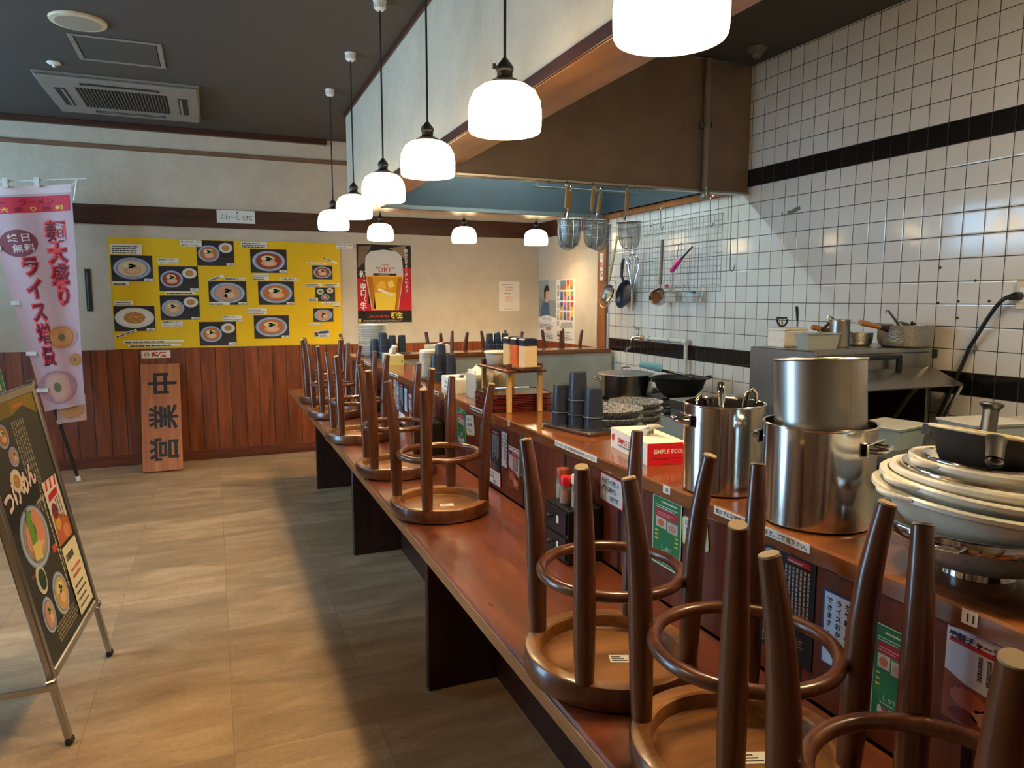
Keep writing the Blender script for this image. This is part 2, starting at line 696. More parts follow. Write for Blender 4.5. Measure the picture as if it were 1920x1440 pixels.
mb = MB(); mb.box(X_RIGHT, X_RIGHT + .15, 5.36, Y_BACK, 0, Z_CEIL)
struct('wall_right_plaster', mb, M_PLASTER)
# left wall with its glazed entrance and window
D0, D1, DZ = 2.6, 3.85, 2.1
W0, W1, WZ0, WZ1 = 4.1, 6.6, 1.95, 2.6
mb = MB()
mb.box(X_LEFT - .12, X_LEFT, Y_FRONT, D0, 0, Z_CEIL)
mb.box(X_LEFT - .12, X_LEFT, D0, D1, DZ, Z_CEIL)
mb.box(X_LEFT - .12, X_LEFT, D1, W0, 0, Z_CEIL)
mb.box(X_LEFT - .12, X_LEFT, W0, W1, 0, WZ0)
mb.box(X_LEFT - .12, X_LEFT, W0, W1, WZ1, Z_CEIL)
mb.box(X_LEFT - .12, X_LEFT, W1, Y_BACK, 0, Z_CEIL)
struct('wall_left', mb, M_PLASTER)
M_PANE = glass('window_pane', (240, 246, 248), 0.04, 0.02)
mb = MB()
for y0, y1 in ((D0, D0 + .05), (D1 - .05, D1), ((D0 + D1) / 2 - .03, (D0 + D1) / 2 + .03)):
    mb.box(X_LEFT - .09, X_LEFT - .04, y0, y1, 0, DZ)
mb.box(X_LEFT - .09, X_LEFT - .04, D0, D1, DZ - .06, DZ); mb.box(X_LEFT - .09, X_LEFT - .04, D0, D1, 0, .08)
d = struct('door_1', mb, M_ALU)
mb = MB(); mb.box(X_LEFT - .068, X_LEFT - .062, D0 + .05, D1 - .05, .08, DZ - .06); mb.build('pane', M_PANE, d)
mb = MB()
for y0, y1 in ((W0, W0 + .05), (W1 - .05, W1), ((W0 + W1) / 2 - .025, (W0 + W1) / 2 + .025)):
    mb.box(X_LEFT - .09, X_LEFT - .04, y0, y1, WZ0, WZ1)
mb.box(X_LEFT - .09, X_LEFT - .04, W0, W1, WZ1 - .05, WZ1); mb.box(X_LEFT - .09, X_LEFT - .04, W0, W1, WZ0, WZ0 + .05)
d = struct('window_1', mb, M_ALU)
mb = MB(); mb.box(X_LEFT - .068, X_LEFT - .062, W0 + .05, W1 - .05, WZ0 + .05, WZ1 - .05); mb.build('pane', M_PANE, d)

# trims of the back wall: cornice, thin rail, wide rail, wainscot with cap and skirting
mb = MB(); mb.box(X_LEFT, .998, Y_BACK - .05, Y_BACK, 2.755, 2.80, bev=.004); struct('trim_1', mb, M_TRIM)
mb = MB(); mb.box(X_LEFT, X_RIGHT, Y_BACK - .018, Y_BACK, 2.592, 2.628, bev=.003); struct('trim_2', mb, M_RAIL)
mb = MB(); mb.box(X_LEFT, X_RIGHT, Y_BACK - .022, Y_BACK, 2.0, 2.155, bev=.004); struct('trim_3', mb, M_TRIM)
mb = MB(); mb.box(X_RIGHT - .022, X_RIGHT, 5.49, Y_BACK - .022, 2.0, 2.155, bev=.004); struct('trim_4', mb, M_TRIMY)
mb = MB(); mb.box(X_LEFT, X_RIGHT, Y_BACK - .012, Y_BACK, 0.02, .98); struct('trim_5', mb, M_WAINS)
mb = MB(); mb.box(X_RIGHT - .012, X_RIGHT, 5.49, Y_BACK - .012, 0.02, .98); struct('trim_6', mb, M_WAINSY)
mb = MB(); mb.box(X_LEFT, X_RIGHT, Y_BACK - .018, Y_BACK, 0, .09, bev=.003); struct('baseboard_back', mb, M_SKIRT)
# wooden post where the plaster ends and the tiles begin, and the strip that caps the tiles under the hood
mb = MB(); mb.box(X_RIGHT - .03, X_RIGHT, 5.345, 5.485, .99, 2.06, bev=.004); struct('trim_7', mb, M_POST)
mb = MB(); mb.box(X_RIGHT - .02, X_RIGHT, 3.70, 5.42, 2.055, 2.10, bev=.003); struct('trim_8', mb, M_POST)
mb = MB(); mb.box(X_RIGHT - .012, X_RIGHT, 5.325, 5.343, .93, 1.28); struct('trim_9', mb, M_WHITE)

# plastered beam that follows the counter: long arm along y, short arm along x
mb = MB(); mb.box(.998, 1.19, Y_FRONT, 5.72, 2.115, Z_CEIL); mb.box(1.19, X_RIGHT, 5.45, 5.72, 2.115, Z_CEIL)
struct('wall_soffit', mb, M_PLASTER)
mb = MB(); mb.box(.994, 1.192, Y_FRONT, 5.45, 2.076, 2.115, bev=.003); struct('trim_10', mb, M_BEAMW)
mb = MB(); mb.box(.985, .9945, Y_FRONT, 5.73, 2.076, 2.118, bev=.002); struct('trim_11', mb, M_TRIMY)
mb = MB(); mb.box(.994, X_RIGHT, 5.45, 5.72, 2.076, 2.115, bev=.003); struct('trim_12', mb, M_BEAMX)
mb = MB(); mb.box(1.19, X_RIGHT, 5.425, 5.45, 2.07, 2.14, bev=.003); struct('trim_13', mb, M_TRIM)
mb = MB(); mb.box(.985, .998, Y_FRONT, 5.72, 2.765, 2.80, bev=.003); mb.box(.985, .998, 5.72, 5.735, 2.765, 2.80)
struct('trim_14', mb, M_TRIMY)

# ================================================================== range hood over the cooking line
M_HOOD = mat('brown_hood_sheet', (116, 98, 84), 0.42, 0.0, var=0.12, nscale=6)
M_TEAL = mat('blue_grey_hood_lining', (58, 70, 74), 0.45, 0.0, var=0.08, nscale=5)
t = thing('range_hood', 'brown sheet-metal range hood with blue-grey lining over the kitchen', 'range hood', (0, 0, 0))
mb = MB(); mb.box(1.195, X_RIGHT - .003, 3.655, 3.675, 2.045, 2.797); mb.build('front_panel', M_HOOD, t)
mb = MB(); mb.box(1.195, X_RIGHT - .003, 3.64, 3.69, 2.035, 2.05, bev=.002); mb.build('front_lip', M_STEELB, t)
for y in (3.618, 3.785):
    mb = MB(); mb.cyl((1.70, y, 2.026), (2.40, y, 2.026), .005, n=12)
    for x in (1.72, 2.38):
        mb.cyl((x, y, 2.026), (x, y + (.03 if y < 3.7 else .0), 2.044 if y < 3.7 else 2.16), .003, n=8)
    mb.build('utensil_rail', M_STEELB, t)
mb = MB(); mb.box(1.195, X_RIGHT - .003, 5.405, 5.422, 2.10, 2.797); mb.box(1.195, 1.21, 3.676, 5.405, 2.10, 2.797)
mb.box(X_RIGHT - .035, X_RIGHT - .022, 3.676, 5.405, 2.105, 2.797); mb.build('lining', M_TEAL, t)
mb = MB(); mb.box(1.195, X_RIGHT - .034, 5.38, 5.424, 2.065, 2.10, bev=.003); mb.build('grease_channel', M_STEELD, t)
# fluorescent tube fixed up inside the hood
t = thing('fluorescent_light', 'fluorescent tube light up inside the range hood', 'light', (2.25, 4.45, 2.72))
mb = MB(); mb.box(-.62, .62, -.05, .05, .03, .077, bev=.004); mb.build('housing', M_WHITE, t)
mb = MB(); mb.cyl((-.6, 0, 0), (.6, 0, 0), .016, n=12); mb.build('tube', emit('cool_tube', (0.72, 0.95, 1.0, 1), TUBE_STRENGTH), t)
mb = MB(); mb.cyl((-.625, 0, 0), (-.6, 0, 0), .02, n=12); mb.cyl((.6, 0, 0), (.625, 0, 0), .02, n=12)
mb.box(-.625, -.6, -.015, .015, 0, .04); mb.box(.6, .625, -.015, .015, 0, .04); mb.build('socket', M_WHITE, t)
# pipe that runs down the front of the hood
t = thing('gas_pipe', 'grey pipe running down the front of the range hood', 'pipe', (2.74, 3.615, 2.0))
mb = MB(); mb.tube([(0, 0, .05), (.002, 0, .3), (-.002, 0, .79)], .02, 14); mb.build('pipe_run', M_HOOD, t)
mb = MB(); mb.lathe([(0, -.012), (.022, -.012), (.027, -.004), (.027, .03), (.021, .045), (.021, .055), (0, .055)], 16); mb.build('end_coupling', M_STEELD, t)
mb = MB(); mb.box(-.03, .03, .018, .024, .4, .43); mb.box(-.026, -.02, -.02, .024, .4, .43); mb.box(.02, .026, -.02, .024, .4, .43); mb.build('pipe_bracket', M_STEELD, t)

# ================================================================== counters
t = thing('dining_counter', 'low L-shaped dark red wooden dining counter carrying the upturned stools', 'counter', (0, 0, 0))
mb = MB()
mb.box(.522, .938, Y_FRONT + .005, 5.83, .665, .70, 0, .006)
mb.build('tabletop', M_BENCH, t)
mb = MB(); mb.box(.5185, .5225, Y_FRONT + .005, 5.83, .667, .697, 0, .0015); mb.build('edge_band', M_EDGE, t)
mb = MB(); mb.box(.9385, X_RIGHT - .014, 5.44, 5.83, .665, .70, 0, .006); mb.build('tabletop', M_BENCHX, t)
for y in (-.6, .876, 2.362, 3.847, 5.345):
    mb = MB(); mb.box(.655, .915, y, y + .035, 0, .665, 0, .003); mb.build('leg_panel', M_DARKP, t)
for x in (1.9, 2.6):
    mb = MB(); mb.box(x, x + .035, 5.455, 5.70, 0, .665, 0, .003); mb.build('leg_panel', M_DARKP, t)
t = thing('serving_counter', 'raised L-shaped serving counter with amber wooden ledge and boarded front', 'counter', (0, 0, 0))
mb = MB(); mb.box(.940, 1.10, Y_FRONT + .005, 5.40, .702, .955); mb.build('front_panel', M_PANEL, t)
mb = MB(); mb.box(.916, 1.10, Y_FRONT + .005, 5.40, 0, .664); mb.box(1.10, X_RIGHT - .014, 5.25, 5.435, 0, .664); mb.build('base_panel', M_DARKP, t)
mb = MB(); mb.box(1.10, X_RIGHT - .014, 5.25, 5.40, .702, .955); mb.build('front_panel', M_PANEL, t)
mb = MB(); mb.box(.912, 1.122, Y_FRONT + .005, 5.437, .955, .99, 0, .004); mb.build('ledge', M_SHELF, t)
mb = MB(); mb.box(1.1225, X_RIGHT - .034, 5.215, 5.437, .955, .99, 0, .004); mb.build('ledge', M_SHELFX, t)
mb = MB(); mb.box(1.112, X_RIGHT - .02, 5.228, 5.248, .55, .954)
for i in range(12):
    x = 1.5 + i * .13
    mb.lathe([(0, -.004), (.006, -.003), (.007, 0)], 8, 0, Matrix.Translation((x, 5.226, .93)) @ Matrix.Rotation(R(90), 4, 'X'))
mb.build('splash_sheet', mat('galvanised_sheet', (176, 178, 168), .42, .35, var=.14, nscale=5), t)
# kitchen-side worktop
t = thing('kitchen_worktop', 'low stainless kitchen worktop behind the serving counter', 'worktop', (0, 0, 0))
mb = MB(); mb.box(1.125, 1.95, -.8, 3.1, .815, .85, 0, .004); mb.build('top', M_STEELD, t)
mb = MB(); mb.box(1.14, 1.93, -.78, 3.08, .10, .814); mb.build('cabinet', M_STEELB, t)
for x in (1.2, 1.87):
    for y in (-.7, 3.0):
        mb = MB(); mb.cyl((x, y, 0), (x, y, .10), .02); mb.build('foot', M_STEELD, t)

# ================================================================== upturned stools
def make_stool():
    t = thing('bar_stool', '', 'stool')
    mb = MB()      # seat lies face down: slab, then a raised ring around the recessed underside
    mb.lathe([(0, 0), (.150, 0), (.160, .004), (.164, .014), (.163, .041), (.160, .0455)], 48, 1)
    mb.lathe([(.160, .0455), (.157, .047), (.135, .047), (.131, .044), (.128, .022), (.123, .018), (0, .018)], 48, 0)
    mb.build('seat', [M_SEAT, M_STOOL], t)
    mb = MB(); mb.box(-.022, .022, -.014, .014, .0181, .0186)
    for i in range(3):
        mb.box(-.018, .012 - i * .006, -.009 + i * .007, -.006 + i * .007, .0187, .0189, 1)
    lb = mb.build('paper_sticker', [M_PAPER, M_INK], t); lb.rotation_euler = (0, 0, R(-20)); lb.location = (.02, -.01, 0)
    for k in range(4):
        a = R(45 + 90 * k)
        prof = [(.147, .046, .0165), (.149, .10, .0185), (.151, .18, .0195), (.154, .26, .0185), (.160, .33, .0165), (.167, .38, .0145), (.175, .4265, .0125)]
        pts, rad = [], []
        for i in range(len(prof) - 1):
            for q in range(3):
                u = q / 3
                pts.append((prof[i][0] * (1 - u) + prof[i + 1][0] * u, prof[i][1] * (1 - u) + prof[i + 1][1] * u))
                rad.append(prof[i][2] * (1 - u) + prof[i + 1][2] * u)
        pts.append(prof[-1][:2]); rad.append(prof[-1][2])
        c, s_ = math.cos(a), math.sin(a)
        mb = MB(); mb.tube([(r * c, r * s_, z) for r, z in pts], rad, 14)
        leg = mb.build('leg', M_STOOL, t)
        mb = MB(); mb.tube([(.1752 * c, .1752 * s_, .4267), (.176 * c, .176 * s_, .4295)], [.0118, .0112], 14); mb.build('foot_tip', M_TIP, leg)
    mb = MB(); mb.torus(.130, .0105, 56, 12, z=.195); mb.build('footrest_ring', M_STOOL, t)
    return t


GS = 'stools upturned on the dining counter'
STOOLS = [
    (.667, .462, 3, 'walnut stool upturned on the counter, nearest the camera and partly out of frame'),
    (.697, .797, 0, 'walnut stool upturned on the counter in front of the large stockpots'),
    (.669, 1.132, -2, 'walnut stool upturned on the counter beside the nearest black drawer box'),
    (.668, 2.240, 13, 'walnut stool upturned on the counter in front of the rack of stacked trays'),
    (.662, 2.827, -3, 'walnut stool upturned on the counter, fifth from the near end'),
    (.647, 3.580, 2, 'walnut stool upturned on the counter, sixth from the near end'),
    (.652, 4.350, 6, 'walnut stool upturned on the counter, seventh from the near end'),
    (.680, 5.030, -10, 'walnut stool upturned at the far left end of the long counter'),
    (1.07, 5.610, 28, 'walnut stool upturned at the corner where the counter turns'),
    (1.755, 5.640, 12, 'walnut stool upturned on the back counter behind the white tissue box'),
    (2.240, 5.640, 14, 'walnut stool upturned on the back counter behind the stacked tumblers'),
    (2.830, 5.690, 16, 'walnut stool upturned on the back counter under the wall posters'),
]
st0 = make_stool()
for i, (x, y, rz, lb) in enumerate(STOOLS):
    if i == 0:
        st0.location = (x, y, .7006); st0.rotation_euler = (0, 0, R(rz)); st0['label'] = lb; st0['group'] = GS
    else:
        dup(st0, (x, y, .7006), R(rz), lb, GS)

# ================================================================== pendant lamps
M_SHADE = emit('lit_milk_glass', (1.0, 0.73, 0.39, 1), LAMP_STRENGTH)
M_BULB = emit('lit_bulb', (1.0, 0.72, 0.38, 1), BULB_STRENGTH)
M_CORD = mat('black_cord', (18, 17, 17), 0.6)
M_FIT = mat('black_lamp_fitting', (34, 30, 28), 0.4)


def make_lamp(cord):
    t = thing('pendant_lamp', '', 'lamp')       # origin at the rim of the shade
    pr = [(.100, 0), (.1035, .006), (.105, .03), (.105, .055), (.101, .085), (.088, .110), (.066, .126), (.042, .132), (.036, .132)]
    inn = [(r - .003, z - (.003 if z > .1 else 0)) for r, z in pr[::-1]]
    mb = MB(); mb.lathe(pr + inn + [pr[0]], 48); mb.build('shade', M_SHADE, t)
    mb = MB(); mb.lathe([(.034, .126), (.043, .133), (.043, .139), (.030, .146), (.022, .152), (.022, .166), (.025, .17), (.025, .178), (.02, .186), (.012, .196), (.006, .204), (0, .206)], 24)
    mb.build('socket', M_FIT, t)
    mb = MB(); mb.cyl((-.024, 0, .172), (-.04, 0, .172), .004, n=8); mb.box(-.047, -.039, -.003, .003, .165, .179); mb.build('key_switch', M_FIT, t)
    mb = MB(); mb.lathe([(0, .03), (.03, .045), (.036, .075), (.022, .105), (.014, .126), (0, .126)], 20); mb.build('bulb', M_BULB, t)
    mb = MB(); mb.tube([(0, 0, .204), (.0015, 0, .204 + (cord - .25) * .5), (0, 0, cord - .03)], .0042, 8); mb.build('cord', M_CORD, t)
    mb = MB(); mb.lathe([(0, cord - .045), (.016, cord - .045), (.026, cord - .036), (.029, cord - .01), (.032, cord - .004), (.032, cord), (0, cord)], 24)
    for k in range(14):
        a = 2 * math.pi * k / 14
        mb.box(.026, .0295, -.002, .002, cord - .034, cord - .01, 0, M=Matrix.Rotation(a, 4, 'Z'))
    mb.build('ceiling_cap', M_WHITE, t)
    return t


Z_RIM = 1.872
main = make_lamp(Z_CEIL - Z_RIM - .0005)
LP = [(1.165, 'nearest the camera, cut by the frame top'), (1.975, 'second from the camera'), (2.775, 'third from the camera'),
      (3.56, 'fourth from the camera'), (4.35, 'fifth from the camera'), (5.135, 'farthest along the counter')]
for i, (y, which) in enumerate(LP):
    lb = 'milk-glass pendant in the long row, ' + which
    o = main if i == 0 else dup(main)
    o.location = (.795, y, Z_RIM); o.rotation_euler = (0, 0, R(25 * i)); o['label'] = lb; o['group'] = 'pendant lamps in the long row'
LB = [(1.285, 'above the beer poster'), (2.0, 'in the middle'), (2.67, 'nearest the wall posters')]
for i, (x, which) in enumerate(LB):
    dup(main, (x, 5.90, Z_RIM), R(40 * i + 10), 'milk-glass pendant lamp in the short row at the back wall, ' + which, 'pendant lamps over the back counter').children

# unseen fill lamps added over the dining floor and the near kitchen end
for x, y, st_, lb in ((-1.9, 1.8, FILL_DINING, 'added round fill light over the dining floor, unseen left of the frame'), (2.1, .35, FILL_KITCHEN, 'added round fill light over the near end of the kitchen, out of view')):
    t = thing('added_fill_light', lb, 'light', (x, y, 2.80), 0, 'added round fill lights')
    mb = MB(); mb.lathe([(.20, -.0005), (.205, -.03), (.198, -.034), (.19, -.03), (0, -.03)], 40); mb.build('base_ring', M_WHITE, t)
    mb = MB(); mb.lathe([(.189, -.031), (.188, -.05), (.15, -.07), (.08, -.08), (0, -.083)], 40); mb.build('diffuser', emit('added_fill_diffuser_%d' % st_, (1.0, .72, .40, 1), st_), t)
# ================================================================== printed sheets
class Card(MB):
    """a printed sheet: flat colours laid in hair-thin layers"""
    def __init__(s):
        super().__init__()
        s.keys = []

    def c(s, rgb):
        if rgb not in s.keys:
            s.keys.append(rgb)
        return s.keys.index(rgb)

    def sheet(s, w, h, rgb, th=.0012, x=0, y=0):
        s.box(x, x + w, y, y + h, -th, 0, s.c(rgb)); return s

    def R(s, x, y, w, h, rgb, k=1):
        s.rect(x, y, x + w, y + h, .00035 * k, s.c(rgb)); return s

    def D(s, x, y, rx, ry, rgb, k=1, wob=0.0):
        s.disc(x, y, rx, ry, .00035 * k, s.c(rgb), 26, None, wob); return s

    def P(s, pts, rgb, k=1):
        s.poly(pts, .00035 * k, s.c(rgb)); return s

    def T(s, body, x, y, size, rgb=(24, 22, 22), k=2, **kw):
        s.text(body, x, y, size, .00035 * k, s.c(rgb), **kw); return s

    def frame(s, w, h, t, rgb, k=1):
        s.R(0, 0, w, t, rgb, k); s.R(0, h - t, w, t, rgb, k); s.R(0, t, t, h - 2 * t, rgb, k); s.R(w - t, t, t, h - 2 * t, rgb, k); return s

    def lines(s, x, y, w, h, n, rgb=(60, 56, 54), k=1, fill=.45, ragged=True):
        """rows of print too small to read"""
        rnd = random.Random(int(x * 1e4) + n)
        for i in range(n):
            yy = y + h * (1 - (i + 1) / n)
            xx, end = x, x + w * (rnd.uniform(.65, 1) if ragged else 1)
            while xx < end:
                l = min(rnd.uniform(.03, .13) * w, end - xx)
                s.R(xx, yy, l, h / n * fill, rgb, k); xx += l + .018 * w
        return s

    def vlines(s, x, y, w, h, n, rgb=(60, 56, 54), k=1, fill=.5):
        rnd = random.Random(int(y * 1e4) + n)
        for i in range(n):
            xx = x + w * i / n
            yy, end = y + h, y + h * rnd.uniform(0, .3)
            while yy > end:
                l = rnd.uniform(.03, .08) * h
                s.R(xx, yy - l, w / n * fill, l, rgb, k); yy -= l + .015 * h
        return s

    def bowl(s, x, y, r, kind='ramen', k=2, sq=.8):
        ry = r * sq
        rims = {'fried': ((226, 220, 206), (214, 206, 190)), 'side': ((222, 214, 198), (206, 198, 182))}
        a, b = rims.get(kind, ((120, 136, 168), (176, 186, 200)))
        s.D(x, y, r, ry, a, k); s.D(x, y, r * .94, ry * .94, b, k + 1); s.D(x, y, r * .84, ry * .84, a, k + 2)
        soup = {'ramen': (206, 168, 112), 'red': (158, 54, 24), 'miso': (196, 110, 46), 'white': (214, 190, 150), 'meat': (186, 150, 116), 'fried': (226, 220, 206), 'side': (222, 214, 198), 'tare': (212, 170, 90)}[kind]
        s.D(x, y, r * .76, ry * .76, soup, k + 3, .02)
        if kind in ('fried', 'side'):
            s.D(x, y, r * .55, ry * .58, (186, 128, 62), k + 4, .05)
            for i in range(9):
                s.D(x + r * .4 * math.cos(i * 2.4) * (i % 3 + 1) / 3, y + ry * .4 * math.sin(i * 2.4) * (i % 3 + 1) / 3, r * .07, ry * .06, (214, 166, 92), k + 5)
            return s
        s.D(x - r * .05, y + ry * .25, r * .42, ry * .28, (226, 212, 170), k + 4, .08)
        s.D(x + r * .02, y - ry * .2, r * .48, ry * .34, (214, 158, 118), k + 5, .05)
        s.D(x + r * .05, y - ry * .22, r * .34, ry * .22, (226, 184, 150), k + 6, .08)
        if kind == 'meat':
            for i in range(5):
                a_ = 1.2 + i * .7
                s.D(x + r * .42 * math.cos(a_), y + ry * .42 * math.sin(a_), r * .26, ry * .3, (206, 150, 128), k + 6 + i % 2, .05)
        for i in range(7):
            s.D(x + r * .14 * math.cos(i * 2.1) * (1 + i % 2) * .6, y + ry * .22 + ry * .14 * math.sin(i * 2.1), r * .11, ry * .09, [(60, 104, 36), (84, 132, 48)][i % 2], k + 8, .2)
        return s

    def mats(s):
        return [mat('print_%d_%d_%d' % q, q, .55, spec=.35, var=.02) for q in s.keys]

    def done(s, name, parent=None, M=None, smooth=0):
        return s.build(name, s.mats(), parent, smooth, M)


DK, WH, PA, RD, YL = (30, 28, 28), (232, 228, 220), (222, 218, 206), (196, 32, 38), (236, 190, 16)

# ------------------------------------------------------------------ yellow menu board on the back wall
BM = on_back(-.763, .985, .014)
board = thing('menu_board', 'wide yellow menu board of ramen photographs on the back wall', 'menu board', M=BM)
c = Card(); c.sheet(1.855, .912, YL, .012); c.done('backing', board)
PHOTOS = [((0.163, 0.663, 0.305, 0.212), 'white'), ((0.159, 0.251, 0.303, 0.207), 'fried'), ((0.509, 0.583, 0.302, 0.206), 'red+'), ((0.507, 0.34, 0.303, 0.206), 'ramen+'),
          ((0.805, 0.801, 0.296, 0.212), 'miso+'), ((0.888, 0.464, 0.304, 0.204), 'meat'), ((0.795, 0.115, 0.297, 0.204), 'miso+'), ((1.236, 0.743, 0.303, 0.205), 'red'),
          ((1.289, 0.464, 0.302, 0.206), 'miso'), ((1.239, 0.166, 0.295, 0.204), 'miso'), ((1.694, 0.651, 0.178, 0.122), 'red'), ((1.713, 0.453, 0.175, 0.124), 'three'), ((1.691, 0.266, 0.178, 0.123), 'meat')]
PRICE = {2: '1,200円', 3: '1,050円', 4: '1,250円', 5: '1,200円', 6: '1,200円', 8: '950円', 9: '950円', 1: '750円', 0: '850円', 7: '950円'}
for i, ((cx, cy, w, h), kd) in enumerate(PHOTOS):
    c = Card(); c.sheet(w, h, (40, 36, 36), .0012)
    c.P([(0, 0), (w, 0), (w, h * .4), (0, h * .2)], (52, 47, 46))
    if kd == 'three':
        c.bowl(w * .25, h * .7, h * .25, 'side', 2); c.D(w * .25, h * .7, h * .15, h * .12, (84, 130, 44), 8)
        c.bowl(w * .75, h * .78, h * .24, 'side', 2); c.bowl(w * .5, h * .3, h * .3, 'red', 2)
    elif kd.endswith('+'):
        c.bowl(w * .32, h * .48, w * .29, kd[:-1], 2, .82); c.bowl(w * .78, h * .72, w * .19, 'side', 2, .75)
    elif kd == 'fried':
        c.bowl(w * .5, h * .53, w * .48, 'fried', 2, .58)
    else:
        c.bowl(w * .5, h * .5, w * .46, kd, 2, .64)
    if i in PRICE:
        c.R(w * .78, .003, w * .21, .02, WH, 12); c.T(PRICE[i], w * .885, .008, .0125, k=13, align='C', bold=.02)
    c.done('photo_print', board, Matrix.Translation((cx - w / 2, cy - h / 2, .0018)))
CAPS = [((0.129, 0.817, 0.228, 0.081), 4), ((0.076, 0.539, 0.123, 0.03), 1), ((0.088, 0.38, 0.142, 0.034), 2), ((0.09, 0.127, 0.168, 0.021), -1), ((0.29, 0.059, 0.455, 0.022), 1), ((0.298, 0.026, 0.401, 0.02), 1),
        ((0.437, 0.727, 0.156, 0.047), '辛味噌ラーメン/+半チャーハンセット'), ((0.515, 0.463, 0.23, 0.021), 1), ((0.44, 0.207, 0.161, 0.047), '豚骨醤油ラーメン/+半チャーハンセット'), ((0.617, 0.878, 0.165, 0.053), 'あっさりラーメン/+半チャーハンセット'),
        ((1.12, 0.879, 0.214, 0.052), 3), ((0.802, 0.591, 0.127, 0.024), -1), ((0.952, 0.586, 0.173, 0.025), '特製豚骨醤油ラーメン'), ((0.819, 0.373, 0.163, 0.022), 1), ((0.916, 0.247, 0.162, 0.049), '味噌ラーメン/+半チャーハンセット'),
        ((1.166, 0.602, 0.133, 0.052), 3), ((1.399, 0.587, 0.155, 0.027), '人気急上昇中！！'), ((1.124, 0.304, 0.162, 0.051), 3), ((1.764, 0.76, 0.136, 0.018), -2), ((1.646, 0.73, 0.171, 0.021), 'ねぎチャーシュー丼'), ((1.614, 0.538, 0.146, 0.03), 2),
        ((1.777, 0.539, 0.129, 0.03), 2), ((1.604, 0.407, 0.083, 0.032), 2), ((1.758, 0.374, 0.159, 0.022), '食べ比べ３点セット'), ((1.81, 0.35, 0.054, 0.021), 1), ((1.617, 0.188, 0.111, 0.022), 'チャーシュー丼')]
for (cx, cy, w, h), tx in CAPS:
    c = Card(); c.sheet(w, h, (236, 230, 212), .0008)
    rot = 0
    if isinstance(tx, str):
        rows = tx.split('/')
        for q, row in enumerate(rows):
            g = glyphs(row, .02)[2]
            sz = min(h / len(rows) * .72, w * .94 / g)
            c.T(row, w * .03, h * (1 - (q + .8) / len(rows)), sz, bold=.02)
    elif tx < 0:
        rot = {-1: 20, -2: -22}[tx]
        c.lines(w * .04, h * .2, w * .92, h * .7, 1, fill=.7)
    else:
        c.lines(w * .04, h * .08, w * .92, h * .86, tx, fill=.55)
    c.done('caption_strip', board, Matrix.Translation((cx, cy, .0042)) @ Matrix.Rotation(R(rot), 4, 'Z') @ Matrix.Translation((-w / 2, -h / 2, 0)))
c = Card(); c.sheet(.133, .063, (214, 210, 200)); c.R(.04, .035, .09, .022, (52, 66, 110)); c.R(.0, .012, .035, .04, (120, 116, 112)); c.R(.01, .02, .018, .03, (60, 56, 54), 2)
c.lines(.045, .006, .08, .022, 2); c.done('calendar_card', board, Matrix.Translation((1.675 - .066, .09 - .031, .003)) @ Matrix.Rotation(R(4), 4, 'Z'))

# ------------------------------------------------------------------ sheets on the back wall
c = Card(); w, h = .512, .722
c.sheet(w, h, (20, 18, 18))
c.R(0, .11, .10, .30, (178, 16, 38)); c.R(w - .11, .11, .11, .40, (178, 16, 38)); c.R(.1, .11, w - .21, .06, (178, 16, 38))
c.P([(.02, h - .02), (.14, h - .01), (.07, h - .16), (.01, h - .22)], (120, 96, 76)); c.P([(.30, h - .03), (.46, h - .005), (.48, h - .16), (.42, h - .1)], (146, 120, 92))
gl = [(.13, .115), (.385, .115), (.435, .44), (.43, .56), (.42, .62), (.37, .665), (.25, .675), (.13, .66), (.085, .61), (.075, .55), (.078, .44)]
c.P(gl, (208, 206, 200), 3)
c.P([(.135, .118), (.38, .118), (.43, .43), (.082, .43)], (214, 150, 22), 4)
c.P([(.15, .118), (.36, .118), (.36, .28), (.16, .28)], (232, 196, 60), 5)
c.P([(.09, .42), (.14, .43), (.17, .13), (.14, .12)], (174, 102, 12), 5); c.P([(.38, .43), (.425, .42), (.375, .12), (.35, .12)], (184, 112, 16), 5)
c.P([(.17, .33), (.22, .39), (.26, .38), (.27, .31), (.21, .29)], (232, 176, 50), 6); c.P([(.28, .37), (.33, .4), (.35, .34), (.30, .32)], (240, 206, 96), 6)
c.R(.082, .424, .35, .012, (238, 170, 60), 6); c.R(.15, .436, .22, .022, (34, 28, 28), 6)
c.lines(.2, .441, .12, .012, 1, (200, 196, 190), 7)
c.T('SUPER', .26, .525, .03, (176, 44, 40), 6, align='C', sx=.95); c.T('"DRY"', .26, .468, .066, (176, 44, 40), 6, align='C', bold=.01)
c.T('新・辛口〈生〉', .053, .48, .062, WH, 6, vert=True, bold=.03, pitch=.92)
c.T('飲みごたえとキレのよさ', .465, .69, .037, WH, 6, vert=True, bold=.015, pitch=1.0)
c.P([(.19, .30), (.20, .32), (.34, .262), (.33, .242)], (226, 218, 204), 8)
c.R(0, 0, w, .11, (16, 14, 14), 6)
c.T('スーパードライ', .1, .045, .033, (214, 32, 44), 7, bold=.03, sx=.86); c.T('樽生', .31, .043, .062, (236, 206, 40), 7, bold=.04, sx=.92)
c.lines(.05, .008, .44, .02, 2, (150, 146, 140), 7); c.R(.006, .006, .022, .03, (226, 176, 30), 7)
tag(c.done('beer_poster', None, on_back(1.244, 1.178)), 'tall beer poster with a full glass on black and red, on the back wall', 'poster')
c = Card(); c.sheet(.15, .046, (232, 226, 212)); c.T('ホワイトボードもね', .075, .027, .0155, align='C', bold=.02); c.lines(.02, .006, .11, .015, 1)
tag(c.done('paper_label', None, on_back(1.06, 1.852, .018)), 'small white caption strip between the yellow board and the beer poster', 'label')
c = Card(); c.sheet(.226, .298, (226, 220, 208)); c.frame(.226, .298, .002, (190, 182, 168))
